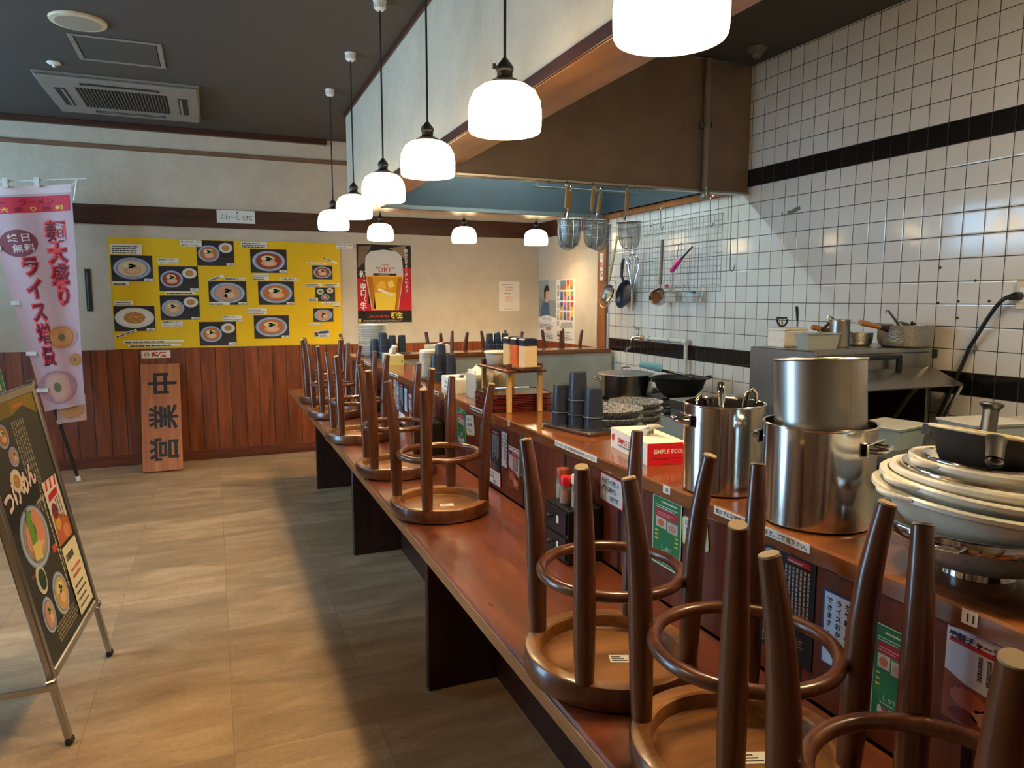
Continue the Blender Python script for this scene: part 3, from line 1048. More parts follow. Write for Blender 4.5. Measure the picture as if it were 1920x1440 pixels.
c.lines(.03, .262, .17, .008, 1); c.lines(.075, .20, .08, .05, 3, (206, 90, 70), ragged=False); c.lines(.06, .172, .1, .01, 1)
c.lines(.07, .09, .08, .06, 6, (224, 150, 120), ragged=False); c.lines(.05, .05, .12, .008, 1); c.lines(.05, .02, .12, .006, 1)
tag(c.done('paper_notice', None, on_back(2.65, 1.276)), 'white notice with red print alone on the plain back wall', 'notice')
c = Card(); c.sheet(.306, .108, (224, 224, 216)); c.D(.166, .088, .006, .006, (40, 38, 38)); c.T('くわ～しぇFC', .153, .03, .052, (40, 42, 44), align='C', sx=.82)
tag(c.done('name_card', None, on_back(.066, 2.044, .0245)), 'white hand-lettered card tacked on the dark rail of the back wall', 'sign')
c = Card(); c.sheet(.221, .063, (226, 216, 186)); c.D(.04, .031, .02, .02, RD); c.D(.04, .031, .015, .015, (226, 216, 186), 2); c.R(.025, .028, .03, .006, (70, 60, 56), 3); c.T('禁煙', .075, .012, .046, RD, 2, bold=.04, sx=1.25)
tag(c.done('no_smoking_sign', None, on_back(-.571, .903, .0145)), 'small no-smoking sign in red under the yellow menu board', 'sign')
c = Card(); c.sheet(.042, .34, (44, 40, 38), .004); c.vlines(.008, .02, .02, .29, 1, (120, 112, 104))
tag(c.done('wall_thermometer', None, on_back(-.945, 1.30, .006)), 'narrow dark strip on the plaster between the banner and the yellow board', 'gauge')

# posters on the plaster of the right wall, and the strip on the post
c = Card(); w, h = .40, .60
c.sheet(w, h, (214, 212, 206)); c.R(0, .23, w, .37, (128, 136, 140)); c.R(0, .42, w * .5, .18, (146, 154, 156), 2); c.R(w * .55, .40, w * .45, .2, (170, 172, 166), 2)
c.P([(.05, .23), (.06, .33), (.12, .39), (.20, .40), (.25, .36), (.27, .23)], (70, 96, 126), 3)
c.P([(.15, .38), (.15, .46), (.17, .51), (.23, .52), (.25, .47), (.245, .42), (.21, .38)], (206, 162, 130), 4)
c.P([(.13, .44), (.13, .51), (.17, .55), (.23, .545), (.255, .51), (.25, .485), (.2, .50), (.17, .48), (.165, .41), (.145, .41)], (54, 38, 30), 5)
c.P([(.0, .23), (.0, .19), (.4, .19), (.4, .23), (.2, .255)], (226, 222, 214), 6)
c.T('世界一周の船旅', .2, .205, .03, (90, 88, 86), 7, align='C'); c.lines(.02, .12, .36, .05, 4); c.R(.18, .1, .1, .035, (190, 110, 110), 2); c.R(.06, .03, .09, .05, (70, 90, 120), 2); c.lines(.17, .02, .2, .06, 4)
tag(c.done('travel_poster', None, on_side(3.09, 6.748, .983)), 'left travel poster with a person in blue, on the plaster beside the corner', 'poster')
c = Card(); w, h = .40, .60
c.sheet(w, h, (218, 214, 206)); c.T('地球一周の船旅', .045, .55, .056, (52, 50, 52), 2, vert=True, pitch=1.02)
cols = [(96, 120, 140), (196, 64, 50), (208, 148, 60), (70, 100, 160), (150, 96, 60), (226, 180, 60), (120, 140, 110), (60, 80, 110), (196, 90, 110)]
q = 0
for ry, rh in ((.50, .09), (.40, .085), (.305, .08), (.215, .075)):
    xx = .09
    for rw in ((.12, .06, .06) if q % 2 == 0 else (.06, .06, .06, .06)):
        c.R(xx, ry, rw, rh, cols[q % 9]); c.P([(xx, ry), (xx + rw, ry), (xx + rw * .8, ry + rh * .45), (xx + rw * .3, ry + rh * .5)], cols[(q + 4) % 9], 2)
        xx += rw + .012; q += 1
c.P([(.09, .13), (.36, .15), (.34, .2), (.12, .19)], (160, 158, 156), 2); c.lines(.03, .02, .34, .09, 6); c.R(.03, .05, .05, .02, (60, 50, 50), 2)
tag(c.done('travel_poster', None, on_side(3.09, 6.342, .983)), 'right travel poster with a mosaic of small photographs, on the side plaster', 'poster')
c = Card(); c.sheet(.06, .225, (230, 224, 212)); c.D(.03, .195, .016, .018, (90, 80, 76)); c.D(.03, .195, .012, .014, (230, 224, 212), 2); c.T('禁煙', .03, .155, .05, RD, 2, vert=True, bold=.04, pitch=1.5)
tag(c.done('no_smoking_strip', None, on_side(3.06, 5.44, 1.555)), 'narrow vertical no-smoking strip on the wooden post', 'sign')

# ------------------------------------------------------------------ wooden sign board leaning on the wainscot
sm = frame_to((-.581, 6.362, .012), (1, 0, 0), (0, .352, .845))
t = thing('wooden_sign', 'tall wooden board with black brush characters leaning on the wainscot', 'sign', M=sm)
mb = MB(); mb.box(0, .298, 0, .915, -.024, 0, 0, .004); mb.build('board', wood('sign_cedar', (142, 76, 42), (188, 118, 72), .5, 'Y', .5), t)
mb = MB()
for ch, y in (('営', .07), ('業', .345), ('中', .635)):
    mb.text(ch, .248, y, .225, .001, 0, rot=R(90), bold=.022, sx=.95)
mb.build('brush_lettering', M_INK, t, 0)

# ------------------------------------------------------------------ tall cloth banner on a leaning pole
BN = [(-1.455, 6.13, 2.166), (-.897, 6.10, 2.215), (-1.178, 6.16, .572), (-.913, 6.12, .617)]   # TL TR BL BR


def bil(u, v, off=0.0):
    """banner surface: u 0..1 left to right, v 0..1 bottom to top"""
    a, b, c_, d = [Vector(p) for p in BN]
    p = (c_ * (1 - u) + d * u) * (1 - v) + (a * (1 - u) + b * u) * v
    p.y += .022 * math.sin(u * 9 + v * 2.2) * (1 - .5 * v) + .012 * math.sin(v * 7 + u * 3)
    n = Vector((0, -1, 0))
    return p + n * off


def bwarp(x, y, z):
    return tuple(bil(x, y, z) - Vector((-1.0, 6.25, 0)))


t = thing('nobori_banner', 'tall pink cloth banner with red lettering on a leaning black pole', 'banner', (-1.0, 6.25, 0))
class Cloth(Card):
    def grid(s, u0, u1, v0, v1, rgb, k, nu=10, nv=14):
        vs = [bwarp(u0 + (u1 - u0) * i / nu, v0 + (v1 - v0) * j / nv, .0015 * k) for j in range(nv + 1) for i in range(nu + 1)]
        fs = [(j * (nu + 1) + i, j * (nu + 1) + i + 1, (j + 1) * (nu + 1) + i + 1, (j + 1) * (nu + 1) + i) for j in range(nv) for i in range(nu)]
        s.add(vs, fs, s.c(rgb)); return s
    def ell(s, u, v, ru, rv, rgb, k, n=28):
        ring = [bwarp(u + ru * math.cos(2 * math.pi * i / n), v + rv * math.sin(2 * math.pi * i / n), .0015 * k) for i in range(n)]
        mid = [bwarp(u + ru * .5 * math.cos(2 * math.pi * i / n), v + rv * .5 * math.sin(2 * math.pi * i / n), .0015 * k) for i in range(n)]
        vs = ring + mid + [bwarp(u, v, .0015 * k)]
        fs = [(i, (i + 1) % n, n + (i + 1) % n, n + i) for i in range(n)] + [(n + i, n + (i + 1) % n, 2 * n) for i in range(n)]
        s.add(vs, fs, s.c(rgb)); return s
    def W(s, body, u, v, su, sv, rgb, k, bold=.0, pitch=1.06):
        for i, ch in enumerate(body):
            gv, gf, gw = glyphs('|' if ch == 'ー' else ch, bold)
            s.add([bwarp(u + (px - gw / 2) * su, v - (i * pitch + .88) * sv + py * sv, .0015 * k) for px, py in gv], gf, s.c(rgb))
        return s
c = Cloth(); PK = (202, 164, 166)
c.grid(0, 1, 0, 1, PK, 0, 16, 30); c.grid(0, .97, .885, .955, (206, 44, 62), 1); c.grid(0, 1, .965, 1, (222, 196, 194), 1)
for ch, u in (('ら', .06), ('ー', .17), ('ラ', .42), ('ー', .52), ('メ', .62), ('ン', .73)):
    gv, gf, gw = glyphs(ch, .02); c.add([bwarp(u + (px - gw / 2) * .1, .92 + py * .03, .004) for px, py in gv], gf, c.c((120, 30, 40)))
for i, ch in enumerate('大盛り無料'):
    gv, gf, gw = glyphs(ch, .02); c.add([bwarp(.2 + i * .16 + (px - gw / 2) * .11, .893 + py * .022, .004) for px, py in gv], gf, c.c([(236, 196, 60), (150, 40, 50)][i % 2]))
for o_, bd, rgb in ((2, .085, (230, 62, 66)), (3, .02, (112, 20, 36))):
    c.W('麺大盛り', .76, .845, .25, .094, rgb, o_, bd, 1.02); c.W('ライス増量', .37, .70, .245, .094, rgb, o_, bd, 1.08)
c.ell(.28, .755, .24, .06, (132, 60, 64), 1)
for i, ch in enumerate('終日無料'):
    gv, gf, gw = glyphs(ch, .015); c.add([bwarp(.22 + (i % 2) * .15 + (i // 2) * .04 + (px - gw / 2) * .14, .765 - (i // 2) * .046 + py * .038, .004) for px, py in gv], gf, c.c((224, 196, 190)))
for u, v, ru, rv, ks in ((.66, .325, .28, .058, ((196, 150, 150), (190, 116, 62), (204, 132, 74))), (.42, .10, .42, .078, ((176, 126, 136), (206, 150, 130), (210, 160, 140))), (.86, .215, .14, .03, ((200, 140, 90), (196, 128, 66), (196, 128, 66)))):
    for q, (f_, rgb) in enumerate(zip((1, .85, .7), ks)):
        c.ell(u, v, ru * f_, rv * f_, rgb, 2 + q)
    c.ell(u, v, ru * .2, rv * .3, (112, 108, 66), 5)
c.done('cloth', t, smooth=80)
c = Cloth()          # the tail of the cloth folded behind
vs, fs = [], []
for j in range(7):
    for i in range(7):
        u, v = i / 6, j / 6
        p = Vector((-1.11 + .19 * u + .004 * v, 6.19 + .012 * math.sin(u * 7), .47 + .02 * u + .2 * v)) - Vector((-1.0, 6.25, 0)); vs.append(tuple(p))
fs = [(j * 7 + i, j * 7 + i + 1, (j + 1) * 7 + i + 1, (j + 1) * 7 + i) for j in range(6) for i in range(6)]
c.add(vs, fs, c.c((200, 160, 150)))
c.disc(-.015, .565, .075, .05, 0, c.c((186, 130, 78)), M=Matrix.Translation((0, -.078, 0)) @ Matrix.Rotation(R(90), 4, 'X') @ Matrix.Translation((0, 0, 0)))
c.done('folded_tail', t, smooth=80)
O = Vector((-1.0, 6.25, 0))
P0, P1 = Vector((-1.018, 6.285, .026)), Vector((-1.47, 6.20, 2.19))
mb = MB(); mb.cyl(P0 - O, P1 - O, .0125, .0105, 14); mb.build('pole', M_BLACKM, t)
mb = MB(); mb.cyl(P0 - O - Vector((-.003, 0, .02)), P0 - O + Vector((-.003, 0, .018)), .017, n=14); mb.build('pole_tip', M_WHITE, t)
q = P0.lerp(P1, .2) - O
mb = MB(); mb.cyl(q, q + Vector((-.006, 0, .03)), .016, n=14); mb.build('pole_clamp', M_WHITE, t)
mb = MB(); mb.cyl(Vector((-1.50, 6.14, 2.196)) - O, Vector((-.80, 6.10, 2.262)) - O, .006, n=10); mb.build('cross_bar', M_WHITE, t)
for v in (.985, .74, .5, .27, .1):
    p = bil(0, v) - O; z = p.z
    pl = P0.lerp(P1, (z - .02) / 2.17) - O
    mb = MB(); mb.box(min(p.x, pl.x) - .015, max(p.x, pl.x) + .02, min(p.y, pl.y) - .012, max(p.y, pl.y) + .012, z - .014, z + .014); mb.build('loop', M_WHITE, t)
for u in (.28, .62):
    p = bil(u, 1) - O
    mb = MB(); mb.box(p.x - .016, p.x + .016, -.155, -.118, p.z - .01, p.z + .055); mb.build('loop', M_WHITE, t)
mb = MB(); mb.tube([bil(1, .99) - O, bil(1, .99) - O + Vector((.04, 0, .05)), bil(1, .99) - O + Vector((.01, .01, -.1))], .008, 8); mb.build('tie', M_WHITE, t)

# ------------------------------------------------------------------ aluminium A-board
o_ = Vector((-.477, 2.47, .004)); ux = Vector((.0415, .578, 0)).normalized(); vz = Vector((-.205, 0, 1.10)).normalized()
AM = frame_to(o_, ux, vz)
AI = AM.inverted()
t = thing('sandwich_board', 'aluminium A-frame sign board with dark ramen menu poster at the left edge', 'sign', M=AM)
u0, u1, v0, v1 = .02, .635, .215, 1.105
for nm, b in (('side_rail', (u0, u0 + .03, v0, v1)), ('side_rail', (u1 - .03, u1, v0, v1)), ('top_rail', (u0 + .03, u1 - .03, v1 - .03, v1)), ('bottom_rail', (u0 + .03, u1 - .03, v0, v0 + .03))):
    mb = MB(); mb.box(*b, -.014, .010, 0, .004); mb.build(nm, M_ALU, t)
for uu in (u0, u1):
    for vv in (v0, v1):
        mb = MB(); mb.box(uu - .012, uu + .012, vv - .012, vv + .012, -.016, .013, 0, .004); mb.build('corner_cap', M_STEELB, t)
for uu in (u0 - .005, u1 - .025):
    mb = MB(); mb.box(uu, uu + .03, .02, v0 - .005, -.012, .006, 0, .003); lg = mb.build('leg', M_ALU, t)
    mb = MB(); mb.box(uu - .001, uu + .031, 0, .02, -.014, .008, 0, .003); mb.build('rubber_foot', M_BLACKM, lg)
c = Card(); w, h = u1 - u0 - .06, v1 - v0 - .06
c.sheet(w, h, (52, 50, 44), .003); c.P([(.30, h), (w, h), (w, h - .08), (.42, h - .03), (.30, h - .05)], (138, 112, 24)); c.R(0, h - .05, .3, .05, (120, 100, 30)); c.R(.32, h - .03, .1, .012, (200, 110, 30), 2)
for i in range(3):
    c.bowl(.17 + .04 * (i % 2), h - .10 - i * .075, .05 - .008 * (i % 2), ['miso', 'meat', 'side', 'ramen'][i], 2, .8)
c.vlines(.27, h - .42, .13, .35, 6, (150, 140, 116)); c.lines(.28, h - .36, .1, .1, 4, (190, 176, 140))
c.P([(0, .49), (.36, .565), (.34, .49), (.08, .42), (.02, .46)], (30, 32, 28), 2)
for i, ch in enumerate('つけめん'):
    c.T(ch, .025 + i * .08, .505 + .012 * i, .082, (18, 18, 18), 3, bold=.1); c.T(ch, .025 + i * .08, .505 + .012 * i, .082, (236, 208, 200), 4, bold=.045)
c.bowl(.185, .385, .13, 'meat', 3, .8); c.P([(.14, .37), (.145, .46), (.165, .49), (.185, .47), (.185, .37)], (96, 146, 50), 12); c.P([(.195, .36), (.20, .475), (.235, .465), (.27, .43), (.265, .36)], (216, 140, 108), 12); c.P([(.12, .32), (.13, .37), (.2, .37), (.19, .31)], (226, 196, 110), 13)
c.bowl(.255, .155, .075, 'tare', 3, 1.0); c.bowl(.13, .255, .045, 'side', 3, 1.1); c.D(.13, .255, .03, .035, (44, 66, 40), 12); c.bowl(.105, .14, .055, 'meat', 3, 1.1)
c.vlines(.345, .12, .04, .36, 2, (196, 186, 150)); c.R(.30, .285, .04, .025, (196, 70, 30), 2); c.lines(.13, .03, .3, .06, 5, (150, 140, 104)); c.lines(.06, .28, .1, .02, 1, (150, 70, 70))
c.done('menu_poster', t, Matrix.Translation((u0 + .03, v0 + .03, .002)))
c = Card(); c.sheet(.165, .235, (222, 210, 196), .0008)
for i in range(3):
    c.P([(.02 + i * .05, .2), (.035 + i * .05, .235), (.055 + i * .05, .235), (.04 + i * .05, .2)], (206, 60, 52))
c.P([(.02, .16), (.13, .168), (.14, .194), (.03, .184)], RD, 1); c.vlines(.08, .07, .07, .09, 3, (70, 60, 56)); c.P([(.0, 0), (.165, 0), (.165, .07), (.06, .11), (.02, .14)], (186, 96, 56)); c.D(.05, .12, .03, .03, (110, 40, 56), 2); c.D(.05, .075, .03, .025, (206, 160, 60), 2); c.D(.11, .03, .035, .025, (214, 130, 90), 2)
c.done('flyer', t, Matrix.Translation((.415, .53, .0065)))
c = Card(); c.sheet(.175, .255, (226, 214, 176), .0008); c.lines(.02, .20, .13, .035, 1, (60, 56, 60), fill=.7); c.lines(.03, .13, .12, .05, 2, (206, 96, 90)); c.lines(.02, .02, .14, .1, 4, (80, 76, 80), fill=.35)
c.done('price_sheet', t, Matrix.Translation((.42, .262, .0065)))
# rear half of the A, hinged at the top
rb = frame_to((-1.10, 2.42, .006), (.0415, .578, 0), (.36, 0, 1.06))
for nm, b in (('rear_rail', (u0, u0 + .03, .03, 1.13)), ('rear_rail', (u1 - .03, u1, .03, 1.13)), ('rear_rail', (u0 + .03, u1 - .03, 1.09, 1.12)), ('rear_rail', (u0 + .03, u1 - .03, .21, .24))):
    mb = MB(); mb.box(*b, -.012, .010, 0, .003, rb); mb.build(nm, M_ALU, t, M=AI)
c = Card(); c.box(u0 + .03, u1 - .03, .24, 1.09, -.004, 0, c.c((60, 56, 52)), 0, rb); c.done('rear_panel', t, AI)
for uu in (u0, u1 - .03):
    mb = MB(); mb.box(uu - .001, uu + .031, 0, .03, -.014, .012, 0, .003, rb); mb.build('rubber_foot', M_BLACKM, t, M=AI)
mb = MB(); mb.box(-.99, -.50, 2.46, 2.475, .205, .22); mb.build('brace', M_ALU, t, M=AI)
c = Card(); gw, gh = .17, .30
c.sheet(gw, gh, (34, 120, 66), .001); c.frame(gw, gh, .004, (214, 222, 206)); c.D(.05, .24, .035, .035, (196, 44, 60)); c.R(.07, .17, .07, .06, (206, 190, 176)); c.lines(.03, .1, .11, .06, 3, (220, 206, 90)); c.D(.11, .04, .035, .03, (206, 196, 190)); c.lines(.02, .06, .06, .03, 2, WH)
c.done('green_flyer', t, AI @ frame_to((-.715, 3.00, .86), (.05, .40, -.0), (-.16, .0, 1.0)))
# ================================================================== ceiling fittings
t = thing('ceiling_air_conditioner', 'square four-way cassette air conditioner in the dark ceiling', 'air conditioner', (-.495, 5.86, 2.80))
M_ACP = mat('aged_white_plastic', (134, 128, 118), .45)
mb = MB()
mb.prism([(-.475, -.475), (.475, -.475), (.475, .475), (-.475, .475)], -.012, -.0005)
for s_ in (-1, 1):
    mb.box(-.465, .465, min(s_ * .27, s_ * .465), max(s_ * .27, s_ * .465), -.036, -.012, 0, .008); mb.box(min(s_ * .27, s_ * .465), max(s_ * .27, s_ * .465), -.27, .27, -.036, -.012, 0, .004)
mb.build('panel', M_ACP, t)
mb = MB(); mb.box(-.268, .268, -.268, .268, -.030, -.0125, 0)
for i in range(26):
    x = -.25 + i * .02
    mb.box(x, x + .006, -.255, .255, -.038, -.030, 1)
mb.build('intake_grille', [M_BLACKM, mat('grille_slats', (96, 92, 88), .5)], t)
for k in range(4):
    mb = MB(); mb.box(-.23, .23, .335, .395, -.0385, -.0355, 0, .002); mb.box(-.215, .215, .345, .36, -.040, -.0384, 1)
    v = mb.build('outlet', [M_BLACKM, M_ACP], t); v.rotation_euler = (0, 0, R(90 * k))
t = thing('ceiling_hatch', 'square access hatch with pale metal edge in the dark ceiling', 'hatch', (-.425, 4.825, 2.80))
mb = MB()
for a, b in ((.0, .026), ):
    for s_ in (-1, 1):
        mb.box(-.228, .228, min(s_ * .202, s_ * .228), max(s_ * .202, s_ * .228), -.006, -.0005, 0, .002); mb.box(min(s_ * .202, s_ * .228), max(s_ * .202, s_ * .228), -.202, .202, -.006, -.0005, 0, .002)
mb.build('frame', M_ACP, t)
mb = MB(); mb.box(-.196, .196, -.196, .196, -.004, -.0005); mb.build('lid', M_CEIL, t)
mb = MB(); mb.lathe([(0, -.008), (.008, -.008), (.01, -.0061), (0, -.0061)], 12, 0, Matrix.Translation((-.214, -.1, 0))); mb.build('catch', M_CHROME, t)
t = thing('ceiling_speaker', 'round cream loudspeaker set in the dark ceiling near the top left', 'speaker', (-.565, 4.385, 2.80))
mb = MB(); mb.lathe([(.105, -.016), (.128, -.012), (.132, -.004), (.132, -.0005), (.09, -.0005)], 40); mb.build('bezel', mat('cream_plastic', (206, 190, 158), .4), t)
mb = MB(); mb.lathe([(0, -.0175), (.09, -.0165), (.1055, -.0155), (.1055, -.012), (0, -.012)], 40); mb.build('grille_cloth', mat('speaker_grille', (150, 140, 122), .7, nscale=300), t)
t = thing('ceiling_detector', 'small white fire detector button on the ceiling beside the air conditioner', 'detector', (-.81, 5.19, 2.80))
mb = MB(); mb.lathe([(0, -.016), (.02, -.015), (.036, -.008), (.038, -.0005), (0, -.0005)], 24); mb.build('base', M_WHITE, t)
mb = MB(); mb.lathe([(0, -.03), (.008, -.028), (.01, -.016), (0, -.016)], 14); mb.build('sensor', M_WHITE, t)
t = thing('ceiling_detector', 'grey round heat detector on the kitchen ceiling near the tiles', 'detector', (2.895, 3.39, 2.80))
M_DET = mat('grey_detector', (110, 102, 92), .5)
mb = MB(); mb.lathe([(0, -.02), (.04, -.02), (.052, -.012), (.055, -.0005), (0, -.0005)], 28); mb.build('base', M_DET, t)
mb = MB(); mb.lathe([(0, -.055), (.018, -.054), (.024, -.045), (.024, -.04), (.03, -.036), (.03, -.021), (0, -.021)], 20); mb.build('sensor', M_DET, t)

# ================================================================== papers taped to the counter front and ledge
XP, XL = .940, .912


def front(card, name, y, z, label, cat, rot=0.0, group=None):
    z = min(z, .9525 - max(p[1] for p in card.v))
    o = card.done(name, None, on_side(XP, y, z, .0035 if name == 'red_edged_note' else .0025) @ Matrix.Rotation(R(rot), 4, 'Z'))
    return tag(o, label, cat, group)


def green_flyer(w, h):
    c = Card(); c.sheet(w, h, (38, 120, 62), .0008); c.frame(w, h, w * .03, (206, 214, 196))
    c.lines(w * .3, h * .915, w * .55, h * .03, 1, (214, 222, 206), fill=.8, ragged=False); c.lines(w * .1, h * .83, w * .8, h * .06, 2, (210, 220, 200))
    c.R(w * .12, h * .70, w * .76, h * .12, (178, 38, 52)); c.lines(w * .16, h * .73, w * .66, h * .06, 2, (226, 150, 150), 2)
    c.R(w * .13, h * .55, w * .36, h * .145, (206, 190, 176)); c.D(w * .3, h * .62, w * .12, h * .05, (214, 110, 60), 2); c.R(w * .52, h * .53, w * .36, h * .15, (198, 176, 160)); c.D(w * .7, h * .6, w * .13, h * .05, (190, 140, 116), 2)
    for k in range(3):
        c.P([(w * .1, h * (.5 - k * .06)), (w * .22, h * (.5 - k * .06)), (w * .22, h * (.48 - k * .06)), (w * .1, h * (.475 - k * .06))], (226, 196, 40)); c.P([(w * .78, h * (.5 - k * .06)), (w * .9, h * (.5 - k * .06)), (w * .9, h * (.475 - k * .06)), (w * .78, h * (.48 - k * .06))], (226, 196, 40))
    c.T('しか！', w * .5, h * .23, w * .16, (214, 226, 206), align='C'); c.lines(w * .25, h * .19, w * .5, h * .025, 1, (190, 214, 180))
    for k in range(4):
        x = w * (.27 + k * .16)
        c.P([(x - w * .06, h * .05), (x + w * .06, h * .05), (x + w * .07, h * .12), (x - w * .07, h * .12)], (214, 206, 206), 2); c.D(x, h * .135, w * .06, h * .03, [(226, 190, 196), (186, 44, 56), (206, 150, 120), (226, 214, 190)][k], 3)
    return c


def menu_sheet(w, h):
    c = Card(); c.sheet(w, h, (26, 24, 26), .0008)
    for k in range(4):
        c.bowl(w * (.14 + .3 * (k % 2 == 1) * .9), h * (.88 - .21 * k), w * .15, ['ramen', 'white', 'miso', 'red'][k], 1, 1.0); c.bowl(w * (.42 - .3 * (k % 2 == 1) * .9), h * (.84 - .2 * k), w * .13, ['red', 'miso', 'meat', 'ramen'][k], 1, 1.0)
    c.R(w * .64, h * .91, w * .3, h * .05, (176, 30, 40)); c.lines(w * .66, h * .92, w * .26, h * .03, 1, (226, 200, 196), 2)
    c.vlines(w * .62, h * .3, w * .34, h * .58, 7, (178, 172, 164)); c.lines(w * .3, h * .05, w * .6, h * .2, 7, (140, 132, 124)); c.D(w * .72, h * .27, w * .05, h * .025, (176, 60, 50), 2)
    return c


def chashu_sheet(w, h):
    c = Card(); c.sheet(w, h, (220, 208, 210), .0008)
    for k in range(3):
        c.P([(w * (.02 + k * .36), h * (.955 - .0 * k)), (w * (.22 + k * .36), h * .985), (w * (.26 + k * .36), h * .965), (w * (.04 + k * .36), h * .935)], (190, 40, 44))
    c.P([(w * .04, h * .80), (w * .95, h * .77), (w * .97, h * .82), (w * .06, h * .85)], (200, 44, 50))
    c.T('燻製チャーシュー', w * .5, h * .835, w * .118, (40, 28, 28), 2, align='C', bold=.03); c.vlines(w * .45, h * .42, w * .48, h * .34, 4, (72, 60, 60))
    c.P([(0, h * .5), (w * .3, h * .42), (w * .62, h * .40), (w, h * .3), (w, 0), (0, 0)], (150, 70, 44)); c.D(w * .35, h * .28, w * .25, h * .1, (196, 104, 76), 2, .1); c.D(w * .65, h * .16, w * .24, h * .09, (206, 140, 108), 2, .1); c.D(w * .3, h * .1, w * .2, h * .07, (122, 40, 30), 2, .1); c.D(w * .8, h * .28, w * .1, h * .05, (96, 36, 60), 3)
    return c


def rice_note(w, h, edge=(56, 86, 150)):
    c = Card(); c.sheet(w, h, edge, .0008); c.R(w * .05, h * .02, w * .9, h * .96, (214, 218, 226))
    for k, s_ in enumerate(('丼物頼まれた方も', 'ライスおかわり', 'できます。')):
        c.T(s_, w * (.82 - .3 * k), h * .93, h * .092, (26, 28, 34), 2, vert=True, bold=.03, pitch=1.12, sx=1.05)
    c.vlines(w * .09, h * .22, w * .12, h * .2, 2, (206, 120, 150), 2)
    return c


def red_note(w, h):
    c = Card(); c.sheet(w, h, (196, 36, 56), .0008); c.R(w * .025, h * .04, w * .95, h * .92, (222, 218, 214))
    for k, s_ in enumerate(('ネッパライス欲しい', 'お客から現金でお', '150円です。')):
        c.T(s_, w * (.06 if k < 2 else .42), h * (.68 - .27 * k), h * .215, (28, 26, 28), 2, bold=.02, sx=.6)
    return c


def yellow_note(w, h):
    c = Card(); c.P([(0, h * .06), (w * .06, 0), (w * .9, h * .03), (w, h * .12), (w * .95, h * .95), (w * .85, h), (w * .08, h * .97), (0, h * .9)], (216, 206, 90), 0); c.P([(w * .05, h * .1), (w * .09, h * .05), (w * .86, h * .07), (w * .94, h * .15), (w * .89, h * .92), (w * .82, h * .95), (w * .1, h * .93), (w * .05, h * .87)], (226, 224, 210), 1)
    for k, s_ in enumerate(('にんにく', '不要の時', '下さい。')):
        c.T(s_, w * .12, h * (.7 - .26 * k), h * .2, (34, 40, 70), 2, bold=.015, sx=.95)
    return c


front(green_flyer(.113, .163), 'green_flyer', 1.397, .784, 'green flyer under ledge tag 10', 'flyer')
front(red_note(.118, .076), 'red_edged_note', 1.647, .868, 'red-edged handwritten note right of the nearest drawer box', 'note', -2)
front(yellow_note(.092, .066), 'yellow_edged_note', 1.279, .862, 'yellow-edged handwritten note right of the green flyer under tag 10', 'note', 3)
front(menu_sheet(.186, .20), 'menu_sheet', 1.086, .752, 'dark menu sheet with bowls under the biggest stockpot', 'menu')
front(rice_note(.063, .129), 'blue_edged_note', .880, .783, 'blue-edged white vertical note right of the near dark menu sheet', 'note')
front(green_flyer(.062, .155), 'green_flyer', .776, .744, 'green flyer on the counter front left of the near red and white flyer', 'flyer')
front(chashu_sheet(.104, .142), 'pork_flyer', .659, .812, 'red and white pork flyer under ledge tag 11', 'flyer')
front(green_flyer(.112, .152), 'green_flyer', 2.878, .799, 'green flyer beside the middle drawer box', 'flyer')
front(yellow_note(.105, .085), 'white_note', 2.754, .846, 'tilted rounded note right of the green flyer by the middle drawer box', 'note', 6)
front(menu_sheet(.205, .168), 'menu_sheet', 2.586, .757, 'dark menu sheet with bowls below the stacked trays', 'menu')
front(rice_note(.058, .13), 'blue_edged_note', 2.366, .801, 'narrow white vertical note below the rack of trays', 'note')
front(chashu_sheet(.096, .143), 'pork_flyer', 2.298, .747, 'red and white pork flyer left of the tumbler tray', 'flyer')
front(red_note(.13, .055), 'red_edged_note', 2.502, .716, 'red-edged note low on the panel below the dark menu sheet by the trays', 'note')
front(green_flyer(.105, .145), 'green_flyer', 2.194, .808, 'green flyer below the near end of the tray rack', 'flyer')
front(menu_sheet(.225, .172), 'menu_sheet', 4.040, .787, 'dark menu sheet farthest away below the pale tissue box', 'menu')
front(rice_note(.06, .128), 'blue_edged_note', 3.790, .795, 'narrow white vertical note right of the farthest dark menu sheet', 'note')
front(chashu_sheet(.06, .14), 'pork_flyer', 3.702, .762, 'small red and white flyer farthest along the counter front', 'flyer')
front(red_note(.14, .056), 'red_edged_note', 3.921, .72, 'red-edged note low on the panel below the farthest menu sheet', 'note')
front(chashu_sheet(.045, .142), 'pork_flyer', 2.934, .779, 'narrow pinkish flyer between the middle drawer box and a green flyer', 'flyer')
front(green_flyer(.08, .14), 'green_flyer', 4.165, .79, 'green flyer left of the farthest dark menu sheet', 'flyer')


def ledge_label(y, w, label, text=None, name='ledge_label', h=.016, small=False):
    c = Card(); c.sheet(w, h, (228, 226, 220), .0008)
    if text:
        g = glyphs(text, .015)[2]
        sz = min(h * .8, w * .95 / g)
        c.T(text, w * .5, h * .5 - sz * .36, sz, (30, 30, 32), align='C', bold=.015)
    else:
        c.lines(w * .04, h * .2, w * .92, h * .6, 1, ragged=False, fill=.8)
    return tag(c.done(name, None, on_side(XL, y, .9895 - h - .001, .0012)), label, 'label')


